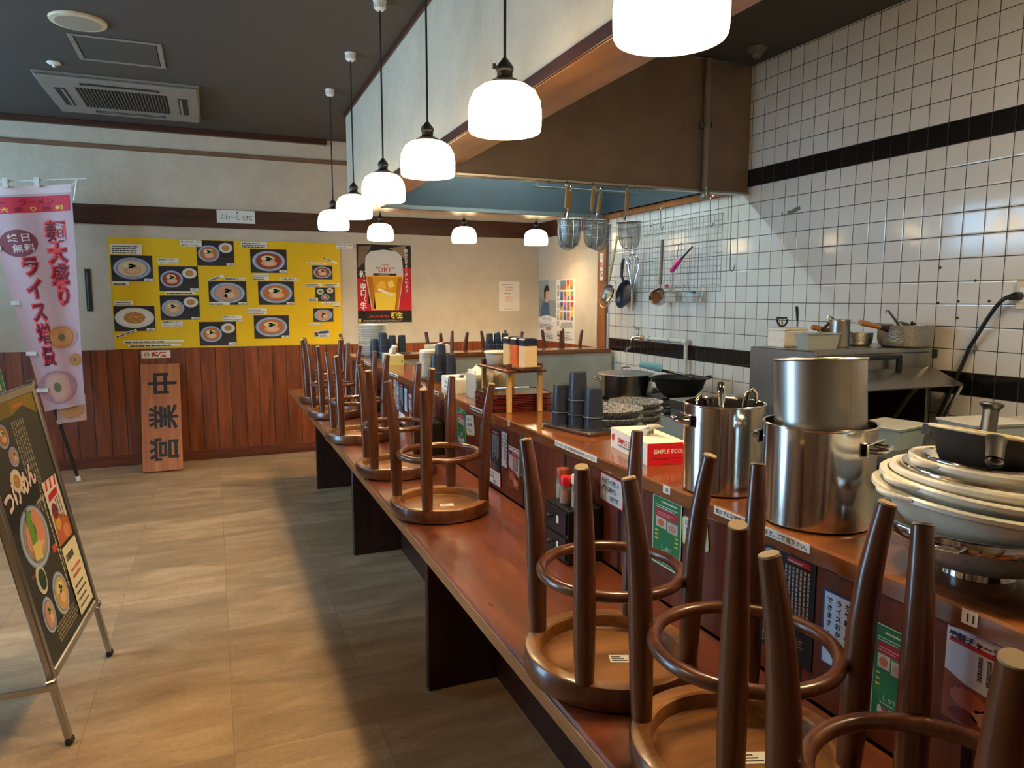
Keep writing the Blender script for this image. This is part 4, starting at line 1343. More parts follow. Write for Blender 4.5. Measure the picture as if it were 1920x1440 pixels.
ledge_label(1.320, .027, 'number tag reading ten, on the ledge edge left of the nearer stockpots', '10', 'number_tag', .018)
ledge_label(.622, .022, 'number tag reading eleven, on the ledge edge below the bowl stack', '11', 'number_tag', .020)
ledge_label(2.240, .016, 'small number tag on the ledge edge below the tray rack', '9', 'number_tag', .018)
ledge_label(2.975, .016, 'small number tag on the ledge edge below the tissue holder', '8', 'number_tag', .018)
ledge_label(1.142, .252, 'long printed strip on the ledge edge below the stockpots', '机の下に荷物置き(棚)があります。ご使用下さい。')
ledge_label(1.872, .25, 'long printed strip on the ledge edge below the nearest tumbler tray', '紙エプロン、おしぼり等必要な方はお申しつけ下さい。')
ledge_label(2.632, .14, 'white strip on the ledge edge below the stacked trays')
ledge_label(3.312, .07, 'short white strip on the ledge edge right of the middle tumblers, left one')
ledge_label(3.122, .062, 'short white strip on the ledge edge left of the clear napkin holder')
ledge_label(4.767, .21, 'white strip on the ledge edge below the farthest tumblers')
ledge_label(4.031, .205, 'white strip on the ledge edge right of the pale tissue box')

# ================================================================== condiment drawer boxes with shakers
M_LACQ = mat('black_lacquer', (20, 17, 16), .32)
M_CLEAR = glass('clear_shaker_glass', (228, 226, 216), .12, .08)


def drawer_box(y0, label, w=.145):
    t = thing('drawer_box', label, 'drawer box', (.886, y0, .7005), 0, 'condiment drawer boxes')
    mb = MB(); mb.box(-.052, .052, 0, w, 0, .148, 0, .003); mb.build('carcass', M_LACQ, t)
    for z in (.008, .079):
        mb = MB(); mb.box(-.0565, -.0522, .008, w - .008, z, z + .062, 0, .002); d_ = mb.build('drawer', M_LACQ, t)
        mb = MB(); mb.lathe([(0, .016), (.006, .015), (.007, .011), (.003, .007), (.003, 0), (0, 0)], 14, 0, Matrix.Translation((-.0566, w * .62, z + .034)) @ Matrix.Rotation(R(-90), 4, 'Y')); mb.build('knob', M_BLACKM, d_)
        mb = MB(); mb.box(-.0572, -.0566, w * .34, w * .34 + .014, z + .022, z + .042); mb.build('sticker', M_PAPER, d_)
    return t


def shaker(kind, x, y, z, label):
    t = thing('condiment_shaker', label, 'shaker', (x, y, z + .0005), random.uniform(0, 3), 'condiment shakers on the drawer boxes')
    hgt = {'brown': .062, 'red': .052, 'white': .066}[kind]
    mb = MB(); mb.lathe([(0, 0), (.016, 0), (.019, .003), (.0185, hgt * .6), (.0165, hgt)], 24); mb.build('jar', M_CLEAR, t)
    mb = MB(); mb.lathe([(0, .003), (.015, .003), (.0165, .006), (.0162, hgt * .62), (0, hgt * .66)], 20); mb.build('contents', mat('fill_' + kind, {'brown': (206, 196, 168), 'red': (196, 84, 22), 'white': (186, 180, 168)}[kind], .8, nscale=200), t)
    mb = MB(); mb.lathe([(.0175, hgt - .002), (.0195, hgt), (.0195, hgt + .019), (.0175, hgt + .023), (.006, hgt + .0235), (.005, hgt + .022), (0, hgt + .022)], 24); mb.build('cap', mat('cap_' + kind, {'brown': (142, 62, 32), 'red': (186, 16, 24), 'white': (222, 214, 196)}[kind], .3), t)


for y0, nm in ((1.630, 'nearest'), (3.065, 'middle'), (4.39, 'farthest')):
    drawer_box(y0, nm + ' black two-drawer condiment box on the dining counter', .145)
    for kind, dy, dx in (('brown', .118, -.01), ('red', .07, -.022), ('white', .022, -.012)):
        shaker(kind, .886 + dx, y0 + dy, .8485, '%s-capped condiment shaker on the %s drawer box' % (kind, nm))
# ================================================================== on the serving ledge, near end to far end
ZL = .9905


def TZ(x, y, z=0.0):
    return Matrix.Translation((x, y, z))


# small black pan at the lower right corner
t = thing('frying_pan', 'small black frying pan with pale rim at the bottom right on the ledge', 'pan', (1.015, .505, ZL))
mb = MB(); mb.lathe([(0, 0), (.05, 0), (.072, .022), (.0745, .0235), (.0735, .026), (.07, .0235), (.048, .004), (0, .004)], 40); mb.build('pan_body', M_BLACKM, t)
mb = MB(); mb.torus(.0735, .0018, 40, 8, z=.0255); mb.build('pan_rim', M_STEELB, t)
mb = MB(); mb.tube([(.068, 0, .022), (.10, .0, .05), (.13, 0, .07)], [.008, .009, .007], 10, flat=.6); mb.build('handle', M_BLACK, t)

# stack: colander, tubs and bowls, each one lifted off the next
BX, BY = 1.05, .70
GB = 'nested bowls and colanders at the near end'
t = thing('colander', 'large steel colander at the bottom of the bowl stack', 'colander', (BX, BY, ZL), 0, GB)
mb = MB(); mb.lathe([(.047, 0), (.051, 0), (.0495, .012), (.058, .016), (.057, .018), (.048, .014), (.047, 0)], 48); mb.build('foot_ring', M_CHROME, t)
M_PERF = mat('perforated_steel', (178, 168, 150), .42, .45, nscale=260, var=.22)
mb = MB(); mb.lathe([(0, .012), (.05, .0125), (.088, .022), (.118, .044), (.134, .072), (.1345, .074), (.132, .074), (.116, .0465), (.086, .0245), (.05, .0145), (0, .014)], 56); mb.build('basket', M_PERF, t)
mb = MB(); mb.lathe([(.133, .066), (.1405, .066), (.142, .069), (.142, .081), (.1405, .0835), (.1355, .0835), (.133, .081), (.133, .066)], 56); mb.build('rim_band', M_CHROME, t)
for a in (200, 20):
    h_ = R(a)
    mb = MB(); mb.tube([(.141 * math.cos(h_ - .14), .141 * math.sin(h_ - .14), .075), (.153 * math.cos(h_ - .1), .153 * math.sin(h_ - .1), .071), (.153 * math.cos(h_ + .1), .153 * math.sin(h_ + .1), .071), (.141 * math.cos(h_ + .14), .141 * math.sin(h_ + .14), .075)], .003, 8); mb.build('wire_handle', M_CHROME, t)


def tub(name, label, z, r0, r1, h, m, rot=(0, 0), lip=.01, slots=True, inner=None):
    t = thing(name, label, 'bowl', (BX, BY, ZL + z), 0, GB)
    t.rotation_euler = (R(rot[0]), R(rot[1]), 0)
    mb = MB(); mb.lathe([(0, 0), (r0, 0), (r0 + .006, .004), (r1, h - .008), (r1 + lip * .6, h - .011), (r1 + lip, h - .008), (r1 + lip, h - .002), (r1 + lip * .7, h + .001), (r1, h), (r1 - .0025, h - .003), (r0 + .003, .006), (r0 - .002, .003), (0, .003)], 64); mb.build('bowl_body', m, t)
    if slots:
        for a in (165, 345):
            q = R(a)
            mb = MB()
            arc = [((r1 + lip * .9 + .012 * math.sin(i / 8 * math.pi)) * math.cos(q + (i / 8 - .5) * .5), (r1 + lip * .9 + .012 * math.sin(i / 8 * math.pi)) * math.sin(q + (i / 8 - .5) * .5), h - .004) for i in range(9)]
            mb.tube(arc, [.003 + .002 * math.sin(i / 8 * math.pi) for i in range(9)], 10); mb.build('grip', m, t)
    return t


M_TUBW = mat('white_polythene', (226, 222, 206), .32, var=.02)
tub('washing_bowl', 'widest white plastic bowl, lowest of the white ones in the stack', .036, .082, .1435, .086, M_TUBW, (3, 3), .0115)
tub('washing_bowl', 'second white plastic bowl of the stack, just inside the widest', .0485, .078, .136, .090, M_TUBW, (3.5, 3.5), .0105)
tub('washing_bowl', 'third white plastic bowl of the stack, holding the dark steel bowl', .062, .072, .1225, .088, M_TUBW, (2.5, 3), .0085, False)
tub('mixing_bowl', 'shallow dark-rimmed steel bowl in the stack of white bowls', .078, .068, .112, .077, M_CHROME, (2.5, 3), .003, False)
tub('washing_bowl', 'small white plastic bowl near the top of the stack', .103, .055, .0965, .066, M_TUBW, (2, 3), .008)
tub('mixing_bowl', 'small steel bowl under the black pan on the stack', .1185, .045, .080, .054, M_CHROME, (1.5, 2.5), .005, False)
t = thing('saucepan', 'black pan with pale rim and pouring lip lying on top of the bowl stack', 'pan', (BX - .004, BY - .004, ZL + .147), 0, GB)
t.rotation_euler = (R(-1.5), R(9.5), R(-10))
mb = MB(); mb.lathe([(0, 0), (.050, 0), (.056, .004), (.083, .063), (.080, .063), (.053, .006), (0, .004)], 56); mb.build('pan_body', M_BLACKM, t)
mb = MB(); mb.torus(.0817, .0024, 56, 8, z=.0637); mb.build('pan_rim', mat('cream_enamel', (222, 208, 170), .35), t)
mb = MB(); mb.prism([(-.091, .0), (-.078, .015), (-.078, -.015)], .048, .0635); mb.build('pouring_lip', M_BLACKM, t).rotation_euler = (0, 0, R(-48))
mb = MB()
hd = [(.0, 0, 0), (.010, 0, .003), (.020, 0, .001), (.036, 0, -.008), (.050, 0, -.018), (.057, 0, -.023)]
mb.tube(hd, [.0055, .006, .006, .0052, .005, .0048], 14, flat=2.2)
mb.torus(.0078, .0032, 20, 8, 0, Matrix.Translation((.064, 0, -.027)) @ Matrix.Rotation(R(28), 4, 'Y'))
hb = mb.build('handle', mat('handle_black', (13, 12, 12), .5, spec=.25), t)
hb.location = (-.0575, -.0585, .058); hb.rotation_euler = (0, 0, R(226))

# stockpots


def stockpot(name, label, loc, r, h, m, handles=None, rot=(0, 0, 0), group='polished steel stockpots on the ledge'):
    t = thing(name, label, 'pot', loc, 0, group)
    t.rotation_euler = tuple(R(a) for a in rot)
    mb = MB(); mb.lathe([(0, 0), (r - .005, 0), (r, .004), (r, h - .003), (r - .0022, h - .003), (r - .0022, .006), (r - .006, .003), (0, .003)], 72); mb.build('pot_body', m, t)
    mb = MB(); mb.torus(r, .0027, 72, 10, z=h - .002); mb.build('rolled_rim', m, t)
    for a in handles or ():
        q = Matrix.Rotation(R(a), 4, 'Z')
        zz = h * .80
        mb = MB(); mb.tube([(r, -.028, zz), (r + .014, -.028, zz + .001), (r + .023, -.02, zz + .002), (r + .025, 0, zz + .003), (r + .023, .02, zz + .002), (r + .014, .028, zz + .001), (r, .028, zz)], [.0048] * 7, 10, 0, q); hh = mb.build('handle', M_CHROME, t)
        mb = MB()
        mb.box(r - .0005, r + .0035, -.04, .04, zz - .012, zz + .013, 0, .0015, q); mb.build('handle_plate', M_CHROME, hh)
    return t


stockpot('stockpot', 'polished steel stockpot holding ladles, left of the larger pair', (1.004, 1.236, ZL), .084, .190, M_STEEL, (160, 340))
stockpot('stockpot', 'largest polished steel stockpot on the ledge beside the bowl stack', (1.024, .992, ZL), .098, .185, M_STEEL, (112, 292))
stockpot('stockpot', 'plain brushed steel pot standing tilted inside the largest stockpot', (1.025, .982, ZL + .011), .0795, .291, M_STEELB, None, (-4.5, .9, 0))
# ladles leaning in the smaller stockpot
for k, (a, tilt, ln, lb) in enumerate(((170, 4, .182, 'steel ladle with looped handle, leftmost in the small stockpot'), (60, 4, .20, 'steel ladle with looped handle, middle one in the small stockpot'), (-50, 4, .198, 'steel ladle with looped handle, right one in the small stockpot'))):
    t = thing('ladle', lb, 'ladle', (1.004 + .030 * math.cos(R(a)), 1.236 + .030 * math.sin(R(a)), ZL + .027), R(a), 'ladles in the small stockpot')
    T = Matrix.Rotation(R(tilt), 4, 'Y')
    mb = MB(); mb.tube([(0, 0, .01), (0, 0, ln - .03), (.004, 0, ln - .012), (.013, 0, ln - .003), (.022, 0, ln - .012), (.023, 0, ln - .03)], [.005, .005, .0048, .0045, .004, .0035], 10, 0, T, flat=1.6); mb.build('handle', M_CHROME, t)
    mb = MB(); mb.lathe([(0, -.02), (.012, -.017), (.02, -.006), (.022, .006), (.0205, .006), (.018, -.005), (.011, -.015), (0, -.018)], 20); mb.build('scoop', M_CHROME, t)

# tissue boxes


def tissue_box(loc, rz, label, L=.243, W=.108, H=.055, style='red', up=.04):
    t = thing('tissue_box', label, 'tissue box', loc, rz)
    c = Card()
    white, side = {'red': ((226, 222, 212), (206, 18, 36)), 'green': ((200, 200, 184), (196, 194, 130)), 'white': ((224, 220, 206), (224, 220, 206)), 'eco': ((222, 220, 210), (222, 220, 210))}[style]
    c.box(-W / 2, W / 2, -L / 2, L / 2, 0, H, c.c(white))
    F = frame_to((-W / 2, -L / 2 - .0004, 0), (1, 0, 0), (0, 0, 1))
    S = frame_to((-W / 2 - .0004, L / 2, 0), (0, -1, 0), (0, 0, 1))
    k = [0]
    def put(fr, fn):
        q = Card(); q.keys = c.keys; fn(q); c.add(q.v, q.f, 0, fr); c.m[-len(q.f):] = q.m
    if style == 'red':
        def f1(q):
            q.R(0, 0, W, H, side, 0); q.T('SIMPLE ECO', W * .52, H * .52, .0145, (232, 222, 214), 1, align='C', bold=.02, sx=1.0); q.R(W * .12, H * .3, W * .74, .0012, (120, 20, 26), 1); q.lines(W * .3, H * .24, W * .4, .004, 1, (120, 20, 26), 1)
        def f2(q):
            q.T('SIMPLE ECO', L * .22, H * .40, .021, (196, 30, 46), 1, bold=.01); q.R(L * .22, H * .26, L * .55, .003, (70, 96, 84), 1); q.D(L * .07, H * .55, .008, .01, (206, 50, 60), 1); q.R(L * .065, H * .35, .004, .02, (206, 50, 60), 1); q.D(L * .11, H * .62, .006, .008, (206, 90, 96), 1)
        put(F, f1); put(S, f2)
    elif style == 'green':
        put(F, lambda q: (q.R(0, 0, W, H, side, 0), q.R(W * .82, H * .36, .01, .006, (60, 70, 50), 1)))
        put(S, lambda q: q.lines(L * .1, H * .3, L * .8, H * .3, 2, (160, 164, 150), 1))
    elif style == 'eco':
        put(S, lambda q: (q.T('SIMPLE ECO', L * .2, H * .45, .022, (120, 150, 140), 1), q.R(L * .2, H * .2, L * .7, .005, (70, 104, 90), 1)))
    c.done('carton', t)
    mb = MB(); n = 9
    vs = []
    for i in range(n):
        for j in range(5):
            u, v = i / (n - 1) - .5, j / 4
            vs.append((u * .055 * (1 - .3 * v) + .012 * v * math.sin(i * 1.3), .045 * math.sin(u * 5) * (1 - v) * .4 - .012 * v + .016 * v * math.cos(i * 1.7) - .03 * v * v, H - .001 + up * v * (1 - .5 * abs(u)) + .004 * math.sin(i * 2 + j)))
    mb.add(vs, [(i * 5 + j, i * 5 + j + 1, (i + 1) * 5 + j + 1, (i + 1) * 5 + j) for i in range(n - 1) for j in range(4)])
    m = mb.build('tissue', M_PAPER, t, 80)
    sol = m.modifiers.new('thickness', 'SOLIDIFY'); sol.thickness = .0012
    return t


tissue_box((1.043, 1.592, ZL), R(-8.7), 'red and white tissue box beside the smaller stockpot', .243, .105, .055, 'red', .034)
tissue_box((1.036, 4.475, ZL), R(-2), 'pale green tissue box with a large tissue, far along the ledge', .23, .092, .062, 'green', .062)
tissue_box((1.58, 5.325, ZL), R(90), 'white tissue box on the back counter', .175, .10, .058, 'white', .02)
tissue_box((1.01, 3.06, ZL), R(0), 'white tissue box with green print behind the clear napkin holder', .22, .10, .06, 'eco', .02)

# tumblers
M_CUP = NT('smoky_tumbler_plastic')
M_CUP.set(.25, 0, .5)
M_CUP.b.inputs['Base Color'].default_value = lin((72, 82, 100))
_tr = M_CUP.n('ShaderNodeBsdfTransparent'); _tr.inputs['Color'].default_value = lin((186, 192, 204))
_mx = M_CUP.n('ShaderNodeMixShader'); _mx.inputs[0].default_value = .42
M_CUP.l(_tr.outputs[0], _mx.inputs[1]); M_CUP.l(M_CUP.b.outputs[0], _mx.inputs[2]); M_CUP.l(_mx.outputs[0], M_CUP.out.inputs['Surface'])
M_CUP = M_CUP.m
cup0 = None


def cups(cols, tray_label, where, zbase, base=None, r=.0305):
    """cols = [(x, y, number, name of the column)]; tumblers stand upside down, nested"""
    global cup0
    for x, y, n, cn in cols:
        for i in range(n):
            lb = '%s upside-down smoky tumbler, %s' % (('Only' if n == 1 else nth(n - 1 - i, n).capitalize()), cn)
            if cup0 is None:
                cup0 = bpy.data.objects.new('tumbler', None)
                mb = MB(); mb.lathe([(.0303, 0), (.0318, .0008), (.0318, .0032), (.0303, .0042), (.0259, .084), (.0250, .088), (.023, .0892), (0, .0892), (0, .0876), (.0228, .0874), (.0246, .084), (.0290, .003), (.0292, 0), (.0303, 0)], 40)
                mb.torus(.0312, .0009, 40, 6, 1, z=.002)
                bpy.data.objects.remove(cup0)
                cup0 = mb.build('tumbler', [M_CUP, mat('tumbler_rim', (150, 158, 172), .2)]); o = cup0
            else:
                o = cup0.copy(); COL.objects.link(o)
            o.location = (x, y, zbase + .0455 * i)
            o.rotation_euler = (0, 0, random.uniform(0, 6))
            tag(o, lb, 'tumbler', 'upside-down tumblers ' + where)


def metal_tray(loc, rz, L, W, label, name='serving_tray', m=None):
    mb = MB()
    k = 10
    def rr(w, l, r):
        pts = []
        for cx, cy, a in ((w - r, l - r, 0), (-w + r, l - r, 90), (-w + r, -l + r, 180), (w - r, -l + r, 270)):
            for i in range(k + 1):
                q = R(a + 90 * i / k); pts.append((cx + r * math.cos(q), cy + r * math.sin(q)))
        return pts
    prof = [(W / 2 - .008, L / 2 - .008, .018, 0), (W / 2 - .001, L / 2 - .001, .022, .011), (W / 2, L / 2, .0225, .0125), (W / 2 - .002, L / 2 - .002, .021, .0125), (W / 2 - .009, L / 2 - .009, .017, .002)]
    rings = [[(x, y, z) for x, y in rr(w, l, r)] for w, l, r, z in prof]
    n = len(rings[0]); vs = [p for q in rings for p in q]
    fs = [(a * n + i, a * n + (i + 1) % n, (a + 1) * n + (i + 1) % n, (a + 1) * n + i) for a in range(4) for i in range(n)]
    fs += [tuple(range(n - 1, -1, -1)), tuple(4 * n + i for i in range(n))]
    mb.add(vs, fs)
    o = mb.build(name, m or M_STEELB)
    o.location, o.rotation_euler = loc, (0, 0, rz)
    return tag(o, label, 'tray')


metal_tray((1.04, 1.987, ZL), R(12), .262, .105, 'steel tray under the nearest group of tumblers')
cups([(1.066, 1.922, 2, 'nearest pile on the near steel tray'), (1.046, 1.988, 3, 'tall middle pile on the near steel tray'), (1.020, 2.052, 2, 'far pile on the near steel tray')], '', 'on the nearest steel tray', ZL + .0025)
metal_tray((1.048, 3.45, ZL), R(5), .20, .18, 'steel tray under the tumblers beside the glass jar')
cups([(1.075, 3.40, 2, 'near pile beside the glass jar'), (1.045, 3.465, 3, 'tall pile beside the glass jar'), (1.005, 3.408, 2, 'left pile beside the glass jar')], '', 'beside the glass jar', ZL + .0025)
cups([(1.06, 4.87, 3, 'tall pile before the white plates'), (1.015, 4.93, 2, 'left pile before the white plates'), (1.095, 4.93, 2, 'right pile before the white plates')], '', 'before the white plates', ZL)
metal_tray((1.27, 5.33, ZL), R(90), .20, .105, 'steel tray under the two tumbler piles at the counter corner')
cups([(1.232, 5.33, 2, 'left pile at the counter corner'), (1.306, 5.33, 2, 'right pile at the counter corner')], '', 'at the counter corner', ZL + .0025)
metal_tray((2.08, 5.33, ZL), R(90), .24, .12, 'steel tray under the tumblers on the back counter')
cups([(2.012, 5.33, 2, 'left pile on the back counter'), (2.078, 5.33, 2, 'middle pile on the back counter'), (2.144, 5.33, 2, 'right pile on the back counter')], '', 'on the back counter', ZL + .0025)

# lacquered trays and the little rack that straddles them
M_LQ = mat('maroon_lacquer_edge', (118, 34, 28), .28)
M_LQT = mat('dark_lacquer_top', (34, 26, 22), .12, spec=.6)
NT_ = 11
tr0 = None
for i in range(NT_):
    if tr0 is None:
        a, b, cc = .128, .108, .03
        oct_ = lambda d: [(a - d, b - cc), (a - cc, b - d), (-a + cc, b - d), (-a + d, b - cc), (-a + d, -b + cc), (-a + cc, -b + d), (a - cc, -b + d), (a - d, -b + cc)]
        mb = MB(); mb.prism(oct_(.012), 0, .0022)
        o1, o2, o3 = oct_(.004), oct_(0), oct_(.003)
        for (p, zp), (q, zq) in (((oct_(.012), .0), (o2, .0014)), ((o2, .0014), (o2, .0048)), ((o2, .0048), (o3, .0048)), ((o3, .0048), (oct_(.012), .0022))):
            mb.add([(x, y, zp) for x, y in p] + [(x, y, zq) for x, y in q], [(k, (k + 1) % 8, 8 + (k + 1) % 8, 8 + k) for k in range(8)])
        tr0 = mb.build('lacquer_tray', M_LQ, None, 0); o = tr0
        tr0.data.materials.append(M_LQT)
        for p in tr0.data.polygons:
            if p.normal.z > .9:
                p.material_index = 1
    else:
        o = tr0.copy(); COL.objects.link(o)
    o.location = (1.037 + .003 * math.sin(i * 2.1), 2.497 + .003 * math.cos(i * 1.7), ZL + .0059 * i + .0002)
    o.rotation_euler = (0, 0, R(-2.5 + 1.2 * math.sin(i * 3)))
    tag(o, 'Octagonal maroon lacquer tray, %s in the pile under the rack' % nth(NT_ - 1 - i, NT_), 'tray', 'lacquer trays stacked under the rack')
t = thing('counter_rack', 'small wooden rack with dark shelf standing over the pile of lacquer trays', 'rack', (1.027, 2.497, ZL))
M_PINE = wood('pale_rack_post', (176, 132, 70), (216, 178, 112), .5, 'Z', 1)
M_RACK = wood('dark_rack_shelf', (66, 30, 18), (112, 60, 38), .35, 'Y', 1)
for x in (-.058, .062):
    for y in (-.128, .134):
        mb = MB(); mb.box(x - .008, x + .008, y - .008, y + .008, 0, .146, 0, .001); mb.build('post', M_PINE, t)
        mb = MB(); mb.box(x - .0082, x + .0082, y - .0082, y + .0082, .157, .178, 0, .001); mb.build('post_cap', M_RACK, t)
mb = MB(); mb.box(-.078, .078, -.155, .155, .1465, .1565, 0, .002); mb.build('shelf', M_RACK, t)
ZR = ZL + .1572
metal_tray((1.029, 2.415, ZR), R(1), .212, .094, 'small steel tray of spice containers on the wooden rack')
M_NAVY = mat('navy_lid', (20, 26, 48), .35)
for k, (x, y, fill, lb) in enumerate(((1.036, 2.355, (206, 184, 150), 'square spice container with navy lid, nearest on the rack'), (1.030, 2.418, (196, 96, 40), 'orange-filled square spice container with navy lid on the rack'), (1.026, 2.481, (206, 176, 126), 'square spice container with navy lid, farthest on the rack'))):
    t = thing('spice_container', lb, 'container', (x, y, ZR + .0028), R(2 + k), 'spice containers on the rack')
    mb = MB(); mb.box(-.0262, .0262, -.0262, .0262, 0, .083, 0, .004); mb.build('jar', mat('fill_%d' % k, fill, .35, nscale=120), t)
    mb = MB(); mb.box(-.0275, .0275, -.0275, .0275, .0832, .107, 0, .004); mb.box(-.02, .02, -.02, .02, .107, .1095, 0, .001); mb.build('lid', M_NAVY, t)
t = thing('food_tub', 'white plastic tub half full of white powder on the rack', 'tub', (1.005, 2.585, ZR), R(4))
M_MILKY = glass('milky_plastic', (226, 226, 220), .55, .3)
mb = MB(); mb.lathe([(0, 0), (.034, 0), (.037, .003), (.045, .048), (.0435, .048), (.0355, .004), (0, .002)], 40); mb.build('tub_body', M_MILKY, t)
mb = MB(); mb.lathe([(0, .002), (.0352, .0035), (.0385, .018), (.02, .03), (0, .024)], 32); mb.build('powder', mat('white_powder', (232, 228, 218), .9), t)
mb = MB(); mb.lathe([(0, .0525), (.046, .0525), (.0485, .0495), (.0485, .046), (.0455, .046), (.0455, .0485), (0, .0488)], 40); mb.build('lid', M_WHITE, t)
# clear boxes
M_ACRYL = glass('clear_acrylic', (232, 232, 226), .16, .04)


def clear_box(x, y, w, l, h, label, fill):
    t = thing('acrylic_holder', label, 'holder', (x, y, ZL + .003), R(-3), 'clear acrylic holders on the ledge')
    mb = MB()
    for b in ((-w / 2, w / 2, -l / 2, -l / 2 + .003), (-w / 2, w / 2, l / 2 - .003, l / 2), (-w / 2, -w / 2 + .003, -l / 2 + .003, l / 2 - .003), (w / 2 - .003, w / 2, -l / 2 + .003, l / 2 - .003)):
        mb.box(*b, 0, h)
    mb.box(-w / 2, w / 2, -l / 2, l / 2, -.0025, 0); mb.build('box_wall', M_ACRYL, t)
    for k, (b, m) in enumerate(fill):
        q = MB(); q.box(*b, 0, .003); q.build(m[1], m[0], t)
    return t


t = clear_box(.998, 2.79, .055, .15, .10, 'clear acrylic holder with folded white napkins', [])
mb = MB()
for i in range(9):
    mb.box(-.022, .022, -.066 + i * .015, -.054 + i * .015, .001, .088 + .012 * (i % 3), 0, .001)
mb.build('napkin_stack', M_PAPER, t)
mb = MB(); mb.add([(-.02, -.05, .1), (.02, -.05, .1), (0, 0, .138), (-.022, .05, .1), (.022, .05, .1)], [(0, 1, 2), (1, 4, 2), (4, 3, 2), (3, 0, 2)]); mb.build('loose_napkin', M_PAPER, t, 0)
t = clear_box(1.072, 2.79, .055, .15, .102, 'clear acrylic holder with wooden chopsticks', [])
mb = MB()
for i in range(6):
    for j in range(4):
        mb.box(-.02 + j * .011, -.013 + j * .011, -.06 + i * .02, -.052 + i * .02, .001, .09 + .004 * ((i + j) % 3))
q = mb.build('chopsticks', M_PINE, t); q['kind'] = 'stuff'

# jar, plates at the far end
t = thing('glass_jar', 'clear glass jar with pale lid beside the middle tumblers', 'jar', (1.035, 3.66, ZL))
mb = MB(); mb.lathe([(0, 0), (.042, 0), (.045, .004), (.045, .118), (.041, .126), (.039, .126), (.043, .117), (.043, .005), (0, .003)], 40); mb.build('jar_body', M_ACRYL, t)
mb = MB(); mb.lathe([(0, .145), (.042, .143), (.0455, .139), (.0455, .127), (.0, .127)], 40); mb.build('lid', mat('pale_lid', (206, 206, 194), .4), t)
mb = MB(); mb.lathe([(0, .0035), (.03, .0035), (.031, .08), (.0, .085)], 28); mb.build('contents', mat('jar_contents', (150, 130, 104), .6, var=.25, nscale=40), t)
NP = 18
M_PORC = mat('white_porcelain', (234, 235, 228), .2)
pl0 = None
for i in range(NP):
    if pl0 is None:
        mb = MB(); mb.lathe([(0, .002), (.055, .002), (.056, 0), (.061, 0), (.062, .003), (.088, .011), (.1005, .0165), (.102, .0178), (.1, .0188), (.087, .0135), (.06, .006), (0, .005)], 56); pl0 = mb.build('dinner_plate', M_PORC); o = pl0
    else:
        o = pl0.copy(); COL.objects.link(o)
    o.location = (1.05 + .0015 * math.sin(i * 2.3), 5.17 + .0015 * math.cos(i * 1.9), ZL + .0121 * i)
    tag(o, 'White plate, %s in the tall pile at the far end' % nth(NP - 1 - i, NP), 'plate', 'white plates in the tall pile')
# ================================================================== kitchen side: speckled plates
t_ = NT('speckled_glaze')
t_.set(.2, 0, .5)
_v = t_.coords()
_a = t_.noise(_v, 430, 3, .7)
_b = t_.noise(_v, 260, 3, .6)
_f = t_.math('ADD', t_.math('MULTIPLY', _a, .65), t_.math('MULTIPLY', _b, .35))
t_.l(t_.ramp(_f, [(.46, (40, 46, 56)), (.50, (92, 100, 112)), (.545, (172, 178, 184))]), t_.b.inputs['Base Color'])
M_SPECK = t_.m
M_CREAMG = mat('cream_glaze', (206, 196, 176), .25)
ZW = .8505
sp0 = None


def speckled(x, y, n, cn, pitch=.0265):
    global sp0
    for i in range(n):
        if sp0 is None:
            mb = MB()
            mb.lathe([(0, .003), (.062, .003), (.063, 0), (.068, 0), (.070, .004), (.098, .022), (.112, .040), (.1145, .0435), (.113, .0455), (.1095, .043), (.094, .026), (.072, .012)], 64, 0)
            mb.lathe([(.072, .012), (.06, .008), (0, .007)], 64, 1)
            sp0 = mb.build('speckled_plate', [M_SPECK, M_CREAMG]); o = sp0
        else:
            o = sp0.copy(); COL.objects.link(o)
        o.location = (x + .0015 * math.sin(i * 2), y + .0015 * math.cos(i * 2), ZW + pitch * i)
        o.rotation_euler = (0, 0, i * 1.1)
        tag(o, 'Deep grey speckled plate, %s of the %s' % (nth(n - 1 - i, n), cn), 'plate', 'speckled plates on the kitchen worktop')


speckled(1.247, 2.135, 6, 'pile just behind the nearest tumblers', .0268)
speckled(1.62, 2.56, 4, 'pile nearest the stove', .0268)
speckled(1.30, 2.50, 5, 'pile behind the lacquer trays', .0268)
t = thing('skillet', 'steel-handled pan on the worktop between the plates and the stockpot', 'pan', (1.70, 1.98, ZW), R(-160))
mb = MB(); mb.lathe([(0, 0), (.09, 0), (.115, .03), (.117, .034), (.113, .033), (.088, .004), (0, .004)], 40); mb.build('pan_body', M_BLACKM, t)
mb = MB(); mb.tube([(.112, 0, .03), (.15, 0, .05), (.30, 0, .07)], [.009, .013, .016], 14); mb.build('handle', M_STEELB, t)

